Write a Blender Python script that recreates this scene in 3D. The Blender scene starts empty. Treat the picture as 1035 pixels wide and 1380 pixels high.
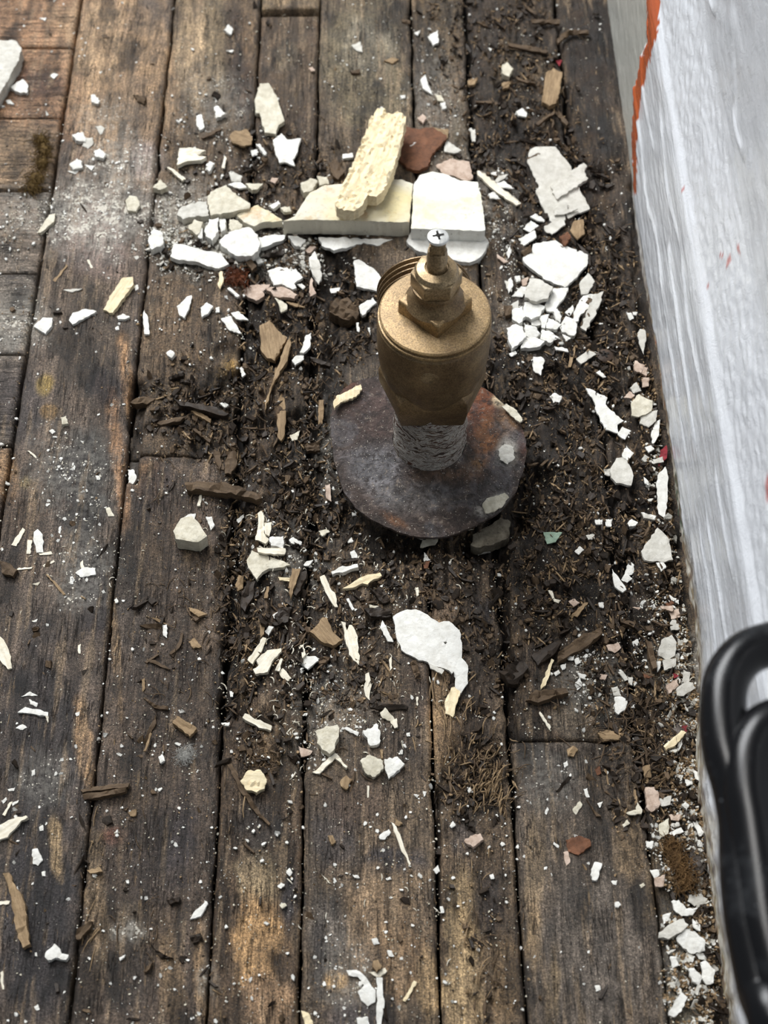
import bpy, bmesh, math, random
import numpy as np
from mathutils import Vector, Matrix
from mathutils.geometry import delaunay_2d_cdt

# ---------------------------------------------------------------- camera, world, lights, exposure
S = bpy.context.scene
COL = S.collection
F, CX, CY, CAMH = 2000.0, 517.5, 690.0, 0.62
PITCH = math.atan(3077 / F)
YAW = math.atan(37 * math.cos(PITCH) / F)
cam_d = bpy.data.cameras.new('camera')
cam = bpy.data.objects.new('camera', cam_d); COL.objects.link(cam)
cam_d.sensor_fit = 'HORIZONTAL'; cam_d.sensor_width = 36.0
cam_d.lens = F / 1035.0 * 36.0
cam_d.clip_start = 0.01; cam_d.clip_end = 50
cam.location = (0, 0, CAMH)
cam.rotation_euler = (math.pi / 2 - PITCH, 0, -YAW)
cam_d.dof.use_dof = True; cam_d.dof.focus_distance = 0.71; cam_d.dof.aperture_fstop = 16
S.camera = cam

w = bpy.data.worlds.new('room_light'); S.world = w; w.use_nodes = True
w.node_tree.nodes['Background'].inputs[0].default_value = (0.86, 0.93, 1.0, 1)
w.node_tree.nodes['Background'].inputs[1].default_value = 0.24

def area(name, loc, target, sx, sy, power, col):
    d = bpy.data.lights.new(name, 'AREA'); d.shape = 'RECTANGLE'; d.size = sx; d.size_y = sy
    d.energy = power; d.color = col
    o = bpy.data.objects.new(name, d); COL.objects.link(o); o.location = loc
    o.rotation_euler = (Vector(target) - Vector(loc)).to_track_quat('-Z', 'Y').to_euler()
    return o
area('window_daylight', (-0.85, 2.0, 1.7), (0, 0.45, 0), 1.3, 1.1, 83, (0.97, 0.985, 1.0))
area('overhead_light', (-0.6, 0.85, 2.1), (0, 0.45, 0), 0.6, 0.6, 17.5, (1.0, 0.98, 0.95))  # unseen overhead light, set behind so front faces stay darker
S.view_settings.view_transform = 'Standard'; S.view_settings.look = 'None'
S.view_settings.gamma = 1; S.view_settings.use_curve_mapping = False
S.view_settings.exposure = 0.0

# ---------------------------------------------------------------- picture point <-> place on the floor
fw = np.array([math.cos(PITCH) * math.sin(YAW), math.cos(PITCH) * math.cos(YAW), -math.sin(PITCH)])
rt = np.array([math.cos(YAW), -math.sin(YAW), 0.0])
up = np.array([math.sin(PITCH) * math.sin(YAW), math.sin(PITCH) * math.cos(YAW), math.cos(PITCH)])
def P(px, py, z=0.0):
    a, b = (px - CX) / F, (py - CY) / F
    t = (z - CAMH) / (fw[2] + a * rt[2] - b * up[2])
    return (fw[0] + a * rt[0] - b * up[0]) * t, (fw[1] + a * rt[1] - b * up[1]) * t
def Q(x, y, z):
    z = z - CAMH
    dd = x * fw[0] + y * fw[1] + z * fw[2]
    return (CX + F * (x * rt[0] + y * rt[1]) / dd, CY - F * (x * up[0] + y * up[1] + z * up[2]) / dd)

# ---------------------------------------------------------------- noise on arrays
def h2(i, j, s):
    n = (i.astype(np.int64) * 374761393 + j.astype(np.int64) * 668265263 + s * 974634777) & 0xffffffff
    n = ((n ^ (n >> 13)) * 1274126177) & 0xffffffff
    n = ((n ^ (n >> 16)) * 2246822519) & 0xffffffff
    return ((n ^ (n >> 15)) & 0xffffff) / float(0xffffff)
def vn(x, y, s=0):
    x = np.asarray(x, float); y = np.asarray(y, float)
    i = np.floor(x); j = np.floor(y); a = x - i; b = y - j
    a = a * a * (3 - 2 * a); b = b * b * (3 - 2 * b)
    return (h2(i, j, s) * (1 - a) + h2(i + 1, j, s) * a) * (1 - b) + (h2(i, j + 1, s) * (1 - a) + h2(i + 1, j + 1, s) * a) * b
def fbm(x, y, s=0, o=4, g=0.5):
    t = 0; a = 1; n = 0
    for k in range(o):
        t = t + a * vn(x * 2 ** k + 17.3 * k, y * 2 ** k - 9.1 * k, s + k); n += a; a *= g
    return t / n
def sst(a, b, x):
    t = np.clip((x - a) / (b - a), 0, 1); return t * t * (3 - 2 * t)

# ---------------------------------------------------------------- object helpers
def link(o, parent=None):
    COL.objects.link(o)
    if parent: o.parent = parent
    return o
def from_bm(name, bm, mat, parent=None, loc=(0, 0, 0), smooth=False):
    me = bpy.data.meshes.new(name); bm.to_mesh(me); bm.free()
    if smooth: me.shade_smooth()
    else: me.shade_flat()
    me.materials.append(mat)
    o = bpy.data.objects.new(name, me); o.location = loc
    return link(o, parent)
def from_arr(name, V, Fc, mat, parent=None, smooth=False, loc=(0, 0, 0)):
    me = bpy.data.meshes.new(name)
    V = np.asarray(V, np.float32); Fc = np.asarray(Fc, np.int32)
    k = Fc.shape[1]
    me.vertices.add(len(V)); me.vertices.foreach_set('co', V.ravel())
    me.loops.add(Fc.size); me.loops.foreach_set('vertex_index', Fc.ravel())
    me.polygons.add(len(Fc)); me.polygons.foreach_set('loop_start', np.arange(0, Fc.size, k, dtype=np.int32))
    me.update(calc_edges=True); me.validate()
    if smooth: me.shade_smooth()
    else: me.shade_flat()
    me.materials.append(mat)
    o = bpy.data.objects.new(name, me); o.location = loc
    return link(o, parent)
def setattr_f(me, name, arr):
    a = me.attributes.new(name, 'FLOAT', 'POINT'); a.data.foreach_set('value', np.asarray(arr, np.float32).ravel())
def setattr_c(me, name, rgb):
    a = me.attributes.new(name, 'FLOAT_COLOR', 'POINT')
    c = np.ones((len(rgb), 4), np.float32); c[:, :3] = rgb; a.data.foreach_set('color', c.ravel())
def tag(o, label, cat, group=None, kind=None):
    if label: o['label'] = label
    if cat: o['category'] = cat
    if group: o['group'] = group
    if kind: o['kind'] = kind
    return o
def empty(name, loc, rz=0):
    o = bpy.data.objects.new(name, None); o.location = loc; o.rotation_euler = (0, 0, rz); o.empty_display_size = 0.01
    return link(o)
def srgb(r, g, b):
    return tuple(((c / 255) / 12.92 if c / 255 <= 0.04045 else ((c / 255 + 0.055) / 1.055) ** 2.4) for c in (r, g, b))

# ---------------------------------------------------------------- materials
class NT:
    def __init__(s, name):
        s.m = bpy.data.materials.new(name); s.m.use_nodes = True
        s.t = s.m.node_tree; s.n = s.t.nodes; s.b = s.n['Principled BSDF']
    def node(s, ty, **k):
        o = s.n.new(ty)
        for a, v in k.items(): setattr(o, a, v)
        return o
    def put(s, inp, v):
        if hasattr(v, 'links') or isinstance(v, bpy.types.NodeSocket): s.t.links.new(v, inp)
        elif isinstance(v, (tuple, list)) and len(v) == 3 and inp.type == 'RGBA': inp.default_value = (*v, 1)
        else: inp.default_value = v
    def coord(s, scale=(1, 1, 1), kind='Object'):
        c = s.node('ShaderNodeTexCoord'); m = s.node('ShaderNodeMapping'); m.inputs['Scale'].default_value = scale
        s.t.links.new(c.outputs[kind], m.inputs[0]); return m.outputs[0]
    def world(s, scale=(1, 1, 1)):
        c = s.node('ShaderNodeNewGeometry'); m = s.node('ShaderNodeMapping'); m.inputs['Scale'].default_value = scale
        s.t.links.new(c.outputs['Position'], m.inputs[0]); return m.outputs[0]
    def noise(s, vec, scale, detail=4, rough=0.6, dist=0.0):
        o = s.node('ShaderNodeTexNoise'); s.put(o.inputs['Vector'], vec)
        o.inputs['Scale'].default_value = scale; o.inputs['Detail'].default_value = detail
        o.inputs['Roughness'].default_value = rough; o.inputs['Distortion'].default_value = dist
        return o.outputs['Fac']
    def voro(s, vec, scale, feature='F1'):
        o = s.node('ShaderNodeTexVoronoi', feature=feature); s.put(o.inputs['Vector'], vec); o.inputs['Scale'].default_value = scale
        return o.outputs['Distance']
    def ramp(s, f, stops):
        o = s.node('ShaderNodeValToRGB'); s.put(o.inputs[0], f); e = o.color_ramp.elements
        while len(e) < len(stops): e.new(0.5)
        for k, (p, c) in enumerate(stops):
            e[k].position = p
            if not isinstance(c, tuple): c = (c, c, c)
            e[k].color = (*c, 1)
        return o.outputs[0]
    def math(s, op, a, b=0.5, clamp=False):
        o = s.node('ShaderNodeMath', operation=op, use_clamp=clamp); s.put(o.inputs[0], a); s.put(o.inputs[1], b); return o.outputs[0]
    def mix(s, f, a, b, mode='MIX'):
        o = s.node('ShaderNodeMix', data_type='RGBA', blend_type=mode)
        s.put(o.inputs[0], f); s.put(o.inputs[6], a); s.put(o.inputs[7], b); return o.outputs[2]
    def attr(s, name, out='Fac'):
        o = s.node('ShaderNodeAttribute', attribute_name=name); return o.outputs[out]
    def bump(s, h, strength=0.5, dist=0.001):
        o = s.node('ShaderNodeBump'); o.inputs['Strength'].default_value = strength; o.inputs['Distance'].default_value = dist
        s.put(o.inputs['Height'], h); s.t.links.new(o.outputs[0], s.b.inputs['Normal'])
    def set(s, **k):
        for a, v in k.items(): s.put(s.b.inputs[a.replace('_', ' ')], v)
        return s.m

# old floor boards: the colour of each place on the wood comes from the board attributes, grain and grime from noise
def floor_mat():
    t = NT('old_floor_wood')
    c = t.attr('tone', 'Color')
    v = t.world((1, 0.07, 0.5)); vc = t.attr('cross')
    v2 = t.world((0.07, 1, 0.5))
    mv = t.node('ShaderNodeMix', data_type='VECTOR'); t.put(mv.inputs[0], vc); t.put(mv.inputs[4], v); t.put(mv.inputs[5], v2)
    vec = mv.outputs[1]; iso = t.world()
    g1 = t.noise(vec, 420, 6, 0.75, 0.3); g2 = t.noise(vec, 1500, 3, 0.7)
    g3 = t.noise(iso, 900, 4, 0.7); g4 = t.noise(iso, 90, 5, 0.65)
    col = t.mix(1.0, c, t.ramp(g1, [(0.28, 0.3), (0.45, 0.8), (0.58, 1.1), (0.75, 1.6)]), 'MULTIPLY')
    col = t.mix(1.0, col, t.ramp(g2, [(0.3, 0.6), (0.5, 1.0), (0.7, 1.25)]), 'MULTIPLY')
    col = t.mix(1.0, col, t.ramp(g3, [(0.34, 0.4), (0.5, 1.0), (0.66, 1.6)]), 'MULTIPLY')
    g6 = t.noise(iso, 2100, 3, 0.8); col = t.mix(1.0, col, t.ramp(g6, [(0.36, 0.35), (0.5, 1.0), (0.64, 1.9)]), 'MULTIPLY')
    g7 = t.noise(iso, 420, 5, 0.75); col = t.mix(t.ramp(g7, [(0.56, 0.0), (0.66, 0.55)]), col, srgb(44, 35, 27))
    col = t.mix(1.0, col, t.ramp(g4, [(0.3, 0.6), (0.5, 1.0), (0.7, 1.35)]), 'MULTIPLY')
    ck = t.noise(vec, 300, 4, 0.6, 0.4); band = t.math('ABSOLUTE', t.math('SUBTRACT', ck, 0.5))
    wide = t.ramp(t.noise(iso, 55, 4, 0.6), [(0.42, 0.0), (0.56, 0.9)])
    crk = t.math('MULTIPLY', t.ramp(band, [(0.0, 1.0), (0.022, 0.0)]), wide)          # drying cracks along the grain
    col = t.mix(crk, col, srgb(24, 18, 14))
    lf = t.math('MULTIPLY', t.ramp(t.noise(vec, 520, 4, 0.7), [(0.6, 0.0), (0.68, 0.5)]), t.ramp(t.noise(iso, 80, 4, 0.7), [(0.48, 0.0), (0.6, 1.0)]))
    col = t.mix(lf, col, srgb(158, 132, 98))                                            # lifted pale fibres
    # dark pits in rot, at the low spots of the bump
    rot = t.attr('rot')
    g5 = t.noise(iso, 330, 5, 0.75)
    pit = t.math('MULTIPLY', rot, t.ramp(g5, [(0.44, 1.0), (0.54, 0.0)]))
    col = t.mix(pit, col, srgb(22, 17, 13))
    cr = t.math('MULTIPLY', rot, t.ramp(t.noise(iso, 700, 3, 0.7), [(0.6, 0.0), (0.72, 0.55)]))
    col = t.mix(cr, col, srgb(140, 116, 86))
    # plaster dust: powder plus tiny grains
    d = t.attr('dust')
    pw = t.math('MULTIPLY', d, t.ramp(t.noise(iso, 260, 6, 0.8), [(0.38, 0.0), (0.62, 0.75)]))
    col = t.mix(pw, col, srgb(196, 190, 178))
    sp = t.voro(iso, 620)
    thr = t.math('MULTIPLY', t.math('ADD', d, 0.16), t.ramp(t.noise(iso, 120, 3), [(0.42, 0.0), (0.62, 0.62)]))
    fl = t.math('LESS_THAN', sp, thr)
    col = t.mix(t.math('MULTIPLY', fl, 0.8), col, srgb(214, 208, 194))
    ro = t.ramp(g4, [(0.3, 0.38), (0.7, 0.85)])
    ro = t.math('MAXIMUM', ro, t.math('MULTIPLY', rot, 0.75))
    hh = t.math('ADD', t.math('ADD', t.math('MULTIPLY', g1, 0.9), t.math('MULTIPLY', g3, 0.7)), t.math('MULTIPLY', g6, 0.35))
    hh = t.math('SUBTRACT', hh, t.math('MULTIPLY', crk, 0.8)); hh = t.math('ADD', hh, t.math('MULTIPLY', t.math('MULTIPLY', rot, g5), 1.8))
    t.bump(hh, 0.75, 0.0011)
    return t.set(Base_Color=col, Roughness=ro, Specular_IOR_Level=0.35)

def chip_mat(name, base, dark, sp=0.35, grain=False, rough=0.75, speck=0.5, metallic=0):
    t = NT(name)
    iso = t.world()
    vec = t.coord((1, 0.1, 1)) if grain else t.coord()
    n = t.noise(vec, 700 if grain else 240, 5, 0.7)
    col = t.mix(t.ramp(n, [(0.32, 1.0), (0.6, 0.0)]), base, dark)
    s = t.noise(iso, 800, 3, 0.6)
    col = t.mix(t.math('MULTIPLY', t.ramp(s, [(0.62, 0.0), (0.72, 1.0)]), speck), col, tuple(c * 0.28 for c in dark))
    g = t.noise(iso, 60, 4, 0.6)
    col = t.mix(t.ramp(g, [(0.4, 0.0), (0.7, sp)]), col, tuple(c * 0.62 for c in dark))
    t.bump(t.math('ADD', n, s), 0.45, 0.0005)
    return t.set(Base_Color=col, Roughness=rough, Metallic=metallic, Specular_IOR_Level=0.3)

M = {
    'W': chip_mat('white_paint', srgb(226, 225, 219), srgb(204, 201, 192), 0.16, speck=0.2),
    'G': chip_mat('grey_white_paint', srgb(204, 201, 192), srgb(180, 176, 165), 0.3, speck=0.25),
    'P': chip_mat('cream_plaster', srgb(214, 208, 190), srgb(184, 176, 154), 0.35, speck=0.35),
    'C': chip_mat('fresh_pale_wood', srgb(234, 220, 186), srgb(208, 188, 148), 0.12, grain=True, speck=0.25),
    'T': chip_mat('tan_wood', srgb(160, 136, 104), srgb(116, 94, 68), 0.4, grain=True),
    'B': chip_mat('brown_wood', srgb(100, 82, 62), srgb(66, 52, 38), 0.5, grain=True),
    'D': chip_mat('dark_rotten_wood', srgb(56, 45, 35), srgb(30, 24, 18), 0.5, grain=True, rough=0.6),
    'K': chip_mat('pinkish_plaster', srgb(200, 180, 164), srgb(160, 136, 118), 0.3, speck=0.4),
    'R': chip_mat('red_paint', srgb(150, 50, 58), srgb(110, 30, 38), 0.2),
    'O': chip_mat('rust_brown_flake', srgb(118, 78, 54), srgb(80, 52, 36), 0.4),
    'N': chip_mat('pale_green_paint', srgb(150, 170, 150), srgb(120, 140, 122), 0.3),
    'H': chip_mat('mottled_stone', srgb(132, 124, 108), srgb(82, 74, 62), 0.5, speck=0.7),
    'S': chip_mat('fresh_splinter_white', srgb(232, 226, 210), srgb(208, 198, 174), 0.1, grain=True, speck=0.12),
}
def stained_mat(name, base, stain, orange, amt):
    t = NT(name); iso = t.world(); n = t.noise(iso, 28, 4, 0.6, 0.6); n2 = t.noise(iso, 300, 5, 0.7); n3 = t.noise(iso, 45, 5, 0.7)
    g = t.node('ShaderNodeNewGeometry'); z = t.node('ShaderNodeSeparateXYZ'); t.t.links.new(g.outputs['Normal'], z.inputs[0])
    upf = t.ramp(z.outputs[2], [(0.55, 0.0), (0.8, 1.0)])     # only the old outer face is stained, the broken sides are clean
    col = t.mix(t.math('MULTIPLY', upf, t.ramp(n, [(0.5 - amt * .12, 0.0), (0.66, amt)])), base, stain)
    col = t.mix(t.math('MULTIPLY', upf, t.ramp(n3, [(0.54, 0.0), (0.66, amt * .8)])), col, orange)
    col = t.mix(t.ramp(n2, [(0.56, 0.0), (0.7, 0.4)]), col, srgb(150, 140, 120))
    col = t.mix(t.ramp(t.noise(iso, 700, 3, .6), [(0.66, 0.0), (0.74, 0.7)]), col, srgb(96, 84, 66))
    t.bump(n2, 0.5, 0.0008); return t.set(Base_Color=col, Roughness=0.85)
M['Y'] = stained_mat('yellowed_plaster', srgb(212, 206, 188), srgb(212, 198, 150), srgb(190, 146, 88), .9)
M['X'] = stained_mat('white_stained_plaster', srgb(222, 221, 214), srgb(226, 218, 168), srgb(206, 196, 150), .6)
FLOOR = floor_mat()

# ---------------------------------------------------------------- the floor: one relief function for the rotten boards
def blob(px, py, cx, cy, rx, ry, ang=0, soft=0.45):
    a = math.radians(ang); dx = px - cx; dy = py - cy
    u = (dx * math.cos(a) + dy * math.sin(a)) / rx; v = (-dx * math.sin(a) + dy * math.cos(a)) / ry
    d = np.sqrt(u * u + v * v) + (fbm(px / 22, py / 22, 5, 4) - 0.5) * 0.9
    return 1 - sst(1 - soft, 1 + soft * 0.6, d)
SEAM = [P(x, 0)[0] for x in (110, 235, 352, 431, 553, 626, 749, 815)]
WALLX = SEAM[7]
# rot: centre x, y, radii, angle, amount (picture units projected on the floor plane)
ROT = [(390, 430, 75, 110, 0, 1.0), (300, 560, 100, 70, 0, 0.9), (420, 640, 75, 150, 0, 1.0), (350, 330, 150, 60, 0, 0.8),
       (470, 400, 60, 90, 0, 1.0), (240, 530, 60, 70, 0, 0.6), (700, 200, 90, 130, 0, 0.8), (780, 450, 90, 230, 0, 1.0),
       (770, 720, 100, 170, 0, 1.0), (840, 900, 60, 120, 0, 0.9), (640, 560, 120, 160, 0, 1.0), (560, 760, 120, 70, 0, 0.8),
       (325, 800, 40, 200, 0, 0.9), (440, 850, 110, 130, 0, 0.75), (640, 1050, 60, 60, 0, 0.9), (650, 850, 60, 150, 0, 0.6),
       (390, 230, 120, 60, 0, 0.6), (620, 60, 70, 130, 0, 0.5), (700, 60, 60, 140, 0, 0.7), (850, 1060, 50, 90, 0, 0.6),
       (930, 1100, 42, 340, -8, 1.0), (890, 700, 40, 260, -8, 1.0), (370, 1000, 70, 60, 0, 0.5), (650, 1300, 40, 140, 0, 0.35),
       (240, 840, 80, 160, 0, 0.3), (190, 1180, 60, 160, 0, 0.25), (270, 200, 60, 90, 0, 0.35), (860, 1000, 60, 60, 0, 0.7)]
# deep channels: polyline, width, depth mm
CHN = [([(345, 360), (338, 480), (325, 620), (318, 780), (305, 960)], 13, 4.5), ([(440, 330), (446, 420), (440, 500), (430, 640), (422, 780)], 13, 5),
       ([(470, 350), (480, 430)], 16, 5), ([(680, 740), (684, 880), (694, 990)], 7, 7), ([(660, 740), (672, 830)], 5, 4), ([(600, 730), (604, 790)], 4, 3),
       ([(330, 500), (220, 560), (190, 580)], 10, 3), ([(560, 735), (520, 740), (470, 690)], 18, 6), ([(640, 735), (700, 700), (722, 640)], 24, 9),
       ([(856, 640), (846, 800), (850, 900)], 9, 4), ([(185, 520), (182, 600), (178, 640)], 12, 5), ([(786, 940), (790, 990)], 3, 2),
       ([(300, 470), (420, 500)], 12, 3), ([(505, 790), (500, 850)], 8, 4), ([(350, 760), (380, 860)], 14, 3), ([(860, 250), (868, 420), (880, 560)], 10, 4),
       ([(650, 620), (640, 560)], 20, 6), ([(700, 780), (790, 800)], 12, 3), ([(590, 1060), (592, 1240)], 4, 5), ([(345, 570), (400, 560)], 14, 4),
       ([(740, 500), (800, 540)], 14, 3), ([(760, 150), (740, 260)], 16, 3)]
def seg_d(px, py, pts):
    d = np.full(px.shape, 1e9)
    for (ax, ay), (bx, by) in zip(pts, pts[1:]):
        vx, vy = bx - ax, by - ay
        t = np.clip(((px - ax) * vx + (py - ay) * vy) / (vx * vx + vy * vy), 0, 1)
        d = np.minimum(d, np.hypot(px - ax - t * vx, py - ay - t * vy))
    return d
def rot_at(px, py):
    r = np.zeros(px.shape)
    for cx, cy, rx, ry, an, am in ROT: r = np.maximum(r, am * blob(px, py, cx, cy, rx, ry, an, 0.5))
    return r
BOARD_DZ = {}
def height(x, y):
    """relief of the floor in metres at arrays x, y"""
    x = np.asarray(x, float); y = np.asarray(y, float)
    px, py = Q(x, y, 0.0)
    r = rot_at(px, py)
    X, Y = x * 1000, y * 1000
    fib = fbm(X / 3.6 + (fbm(X / 30, Y / 30, 11) - .5) * 5, Y / 32, 21, 4, 0.6)
    fibr = 1 - abs(2 * fib - 1)
    lump = fbm(X / 7, Y / 9, 31, 4, 0.55)
    fine = fbm(X / 1.7, Y / 2.0, 41, 2)
    step = sst(0.45, 0.55, fbm(X / 9, Y / 45, 51, 3))
    z = -0.5 * fbm(X / 2.2, Y / 60, 61, 3) * 0.9 - (0.25 * sst(0.55, 0.7, fbm(X / 8, Y / 30, 63, 4)))
    z = z - r * (1.0 + 3.2 * lump * lump * 1.6 + 3.4 * (0.8 - fibr) + 2.2 * step + 1.8 * (fine - 0.5))
    for pts, wd, dp in CHN:
        d = seg_d(px, py, pts) + (fbm(X / 4, Y / 14, 71, 3) - 0.5) * wd * 1.5
        z = z - dp * (1 - sst(0.35 * wd, 1.15 * wd, d)) * (0.65 + 0.6 * lump)
    return z / 1000.0, r, px, py

# stains, bare patches and one painted highlight: cx, cy, rx, ry, angle, colour, amount
TONE = [
 (60, 60, 130, 150, 0, (150, 112, 78), .85), (165, 110, 75, 130, 8, (152, 122, 88), .9), (120, 40, 60, 60, 0, (158, 130, 96), .5),
 (20, 210, 60, 45, 0, (134, 108, 78), .7), (30, 110, 60, 26, 0, (96, 68, 56), .6), (30, 300, 60, 30, 0, (104, 86, 70), .6),
 (20, 420, 50, 60, 0, (118, 108, 96), .8), (20, 540, 40, 60, 0, (70, 62, 58), .8), (10, 640, 18, 40, 0, (160, 124, 84), .9),
 (262, 70, 26, 90, 4, (148, 124, 92), .8), (290, 60, 16, 120, 3, (108, 92, 66), .6), (325, 90, 18, 90, 3, (70, 52, 38), .8), (335, 40, 12, 50, 0, (126, 100, 70), .5),
 (395, 80, 36, 90, 0, (82, 66, 48), .7), (385, 75, 16, 22, 0, (128, 112, 88), .5), (490, 90, 60, 110, 0, (104, 92, 68), .8), (500, 60, 40, 40, 0, (124, 116, 100), .4),
 (590, 40, 32, 80, 0, (96, 82, 60), .6), (618, 170, 12, 60, 0, (132, 118, 92), .6), (556, 140, 6, 30, 0, (170, 140, 100), .7),
 (790, 120, 40, 260, -6, (44, 33, 24), .95), (700, 220, 60, 80, 0, (58, 46, 32), .7), (760, 300, 70, 140, 0, (50, 38, 26), .8),
 (190, 260, 40, 140, 4, (106, 88, 72), .5), (110, 420, 60, 140, 6, (88, 74, 60), .7), (170, 500, 9, 60, 7, (178, 134, 88), .8), (160, 620, 12, 90, 7, (166, 122, 80), .8),
 (60, 520, 12, 14, 0, (124, 102, 50), .8), (68, 555, 12, 10, 0, (120, 92, 50), .7), (245, 430, 45, 90, 4, (100, 80, 58), .7), (310, 505, 22, 32, -15, (140, 108, 48), .9),
 (110, 650, 45, 70, 0, (34, 28, 28), .85), (140, 520, 26, 26, 0, (40, 32, 34), .7), (120, 800, 34, 80, 5, (42, 36, 36), .8), (30, 680, 40, 40, 0, (84, 66, 50), .6),
 (35, 650, 10, 10, 0, (150, 130, 80), .5), (50, 830, 60, 60, 0, (88, 76, 66), .6), (60, 1000, 70, 150, 0, (58, 52, 50), .8), (50, 1230, 60, 160, 0, (50, 46, 46), .85),
 (75, 1140, 10, 45, 4, (178, 148, 104), .75), (112, 1000, 12, 60, 6, (168, 132, 90), .8), (200, 650, 20, 30, 0, (166, 124, 78), .6), (210, 680, 28, 60, 4, (52, 46, 48), .7),
 (230, 720, 50, 70, 0, (62, 50, 40), .6), (180, 830, 22, 100, 4, (90, 80, 72), .6), (155, 870, 6, 90, 5, (176, 142, 98), .6), (250, 960, 50, 100, 4, (62, 52, 44), .7),
 (155, 1125, 18, 14, 0, (120, 70, 50), .6), (130, 1230, 16, 100, 6, (150, 124, 90), .6), (200, 1150, 60, 80, 0, (74, 64, 58), .7), (240, 1130, 30, 60, 0, (48, 44, 48), .6),
 (170, 1250, 26, 40, 0, (128, 110, 88), .6), (170, 1320, 40, 60, 0, (60, 52, 46), .7), (230, 1310, 18, 70, 4, (136, 110, 78), .6), (270, 1310, 10, 60, 3, (176, 140, 96), .6),  # the oval near the second seam puts a glossy board highlight into the colour
 (350, 1180, 34, 40, 0, (150, 128, 94), .8), (345, 1270, 36, 60, 0, (178, 138, 88), .95), (360, 1350, 36, 40, 0, (152, 120, 86), .8), (390, 1200, 12, 50, 0, (60, 58, 62), .7), (345, 1110, 36, 50, 0, (56, 50, 46), .7),
 (450, 1130, 40, 50, 0, (64, 58, 56), .7), (480, 1080, 50, 40, 0, (78, 62, 50), .6), (530, 1160, 40, 24, 0, (52, 50, 54), .7), (520, 1230, 60, 60, 0, (142, 116, 86), .8), (440, 1260, 30, 70, 0, (98, 90, 82), .7),
 (540, 1300, 40, 60, 0, (136, 108, 76), .8), (450, 1320, 16, 12, 0, (172, 136, 86), .8), (430, 1290, 8, 60, 0, (60, 54, 52), .6), (580, 1330, 20, 50, 0, (164, 134, 92), .8), (490, 1370, 60, 24, 0, (70, 64, 66), .7),
 (620, 1230, 22, 60, 0, (158, 132, 92), .8), (625, 1330, 28, 80, 0, (186, 156, 110), .9), (660, 1220, 18, 40, 0, (62, 52, 48), .7), (680, 1330, 20, 70, 0, (140, 112, 76), .7), (625, 1110, 22, 40, 0, (70, 64, 62), .6),
 (600, 800, 26, 50, 0, (138, 112, 86), .8), (645, 800, 26, 60, 0, (106, 88, 70), .7), (640, 930, 34, 100, 0, (92, 78, 66), .7), (595, 960, 20, 90, 0, (160, 128, 88), .75), (650, 830, 16, 30, 0, (70, 68, 74), .7),
 (560, 780, 20, 60, 0, (120, 96, 72), .6), (520, 1000, 60, 60, 0, (74, 62, 52), .6), (560, 920, 30, 60, 0, (66, 54, 46), .6), (370, 1000, 34, 50, 0, (112, 88, 60), .6), (340, 880, 30, 60, 0, (46, 42, 46), .7), (380, 830, 16, 60, 0, (120, 86, 56), .5),
 (380, 470, 24, 40, 10, (170, 128, 82), .9), (372, 530, 12, 60, 12, (164, 126, 82), .7), (330, 400, 40, 40, 0, (60, 46, 34), .6), (410, 520, 70, 140, 0, (48, 38, 28), .6),
 (760, 620, 110, 230, 0, (40, 31, 23), .75), (800, 850, 70, 100, 0, (54, 42, 32), .6), (735, 830, 36, 70, 0, (72, 56, 42), .7), (620, 1000, 30, 60, 0, (90, 70, 50), .5),
 (760, 1100, 60, 90, 0, (92, 80, 68), .7), (720, 1180, 14, 90, -2, (136, 114, 84), .7), (720, 1260, 12, 50, -2, (166, 136, 94), .7), (800, 1290, 70, 110, 0, (94, 84, 74), .8), (850, 1140, 20, 60, -4, (134, 110, 78), .6), (880, 1180, 10, 70, -6, (128, 106, 76), .5),
 (745, 1330, 10, 60, -3, (140, 116, 80), .6), (740, 1040, 40, 40, 0, (60, 50, 44), .6), (780, 970, 40, 30, 0, (110, 96, 78), .6), (930, 1330, 30, 60, 0, (112, 100, 74), .8), (920, 1180, 30, 140, 0, (86, 76, 58), .6),
 (655, 590, 110, 130, 0, (34, 27, 21), .8), (700, 100, 44, 60, 0, (76, 64, 44), .6), (640, 320, 30, 90, 0, (104, 82, 52), .6),
 (20, 240, 26, 18, 0, (150, 122, 90), .5), (130, 320, 60, 50, 0, (120, 100, 92), .5), (195, 215, 26, 26, 0, (140, 124, 118), .5),
]
DUST = [(130, 290, 85, 55, 0, 1.0), (250, 300, 60, 60, 0, .9), (300, 330, 70, 30, 0, .9), (160, 220, 50, 40, 0, .6), (30, 290, 60, 40, 0, .5), (20, 440, 50, 40, 0, .6),
        (600, 300, 90, 30, 0, .4), (100, 640, 70, 60, 0, .35), (720, 430, 50, 40, 0, .5), (920, 900, 40, 60, 0, .6), (925, 1120, 40, 60, 0, .7), (930, 1300, 40, 90, 0, .7),
        (800, 920, 60, 40, 0, .45), (440, 960, 60, 60, 0, .3), (390, 750, 50, 50, 0, .3), (740, 1050, 40, 40, 0, .3), (140, 160, 40, 30, 0, .35), (290, 140, 50, 50, 0, .35),
        (170, 1255, 22, 14, 0, .7), (280, 1320, 14, 30, 0, .5), (470, 1320, 40, 50, 0, .35), (640, 250, 60, 50, 0, .5), (370, 330, 60, 40, 0, .5), (490, 560, 30, 60, 0, .3),
        (430, 590, 30, 80, 0, .3), (110, 770, 40, 60, 0, .4), (60, 1050, 40, 40, 0, .3), (590, 130, 40, 80, 0, .35)]
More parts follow.
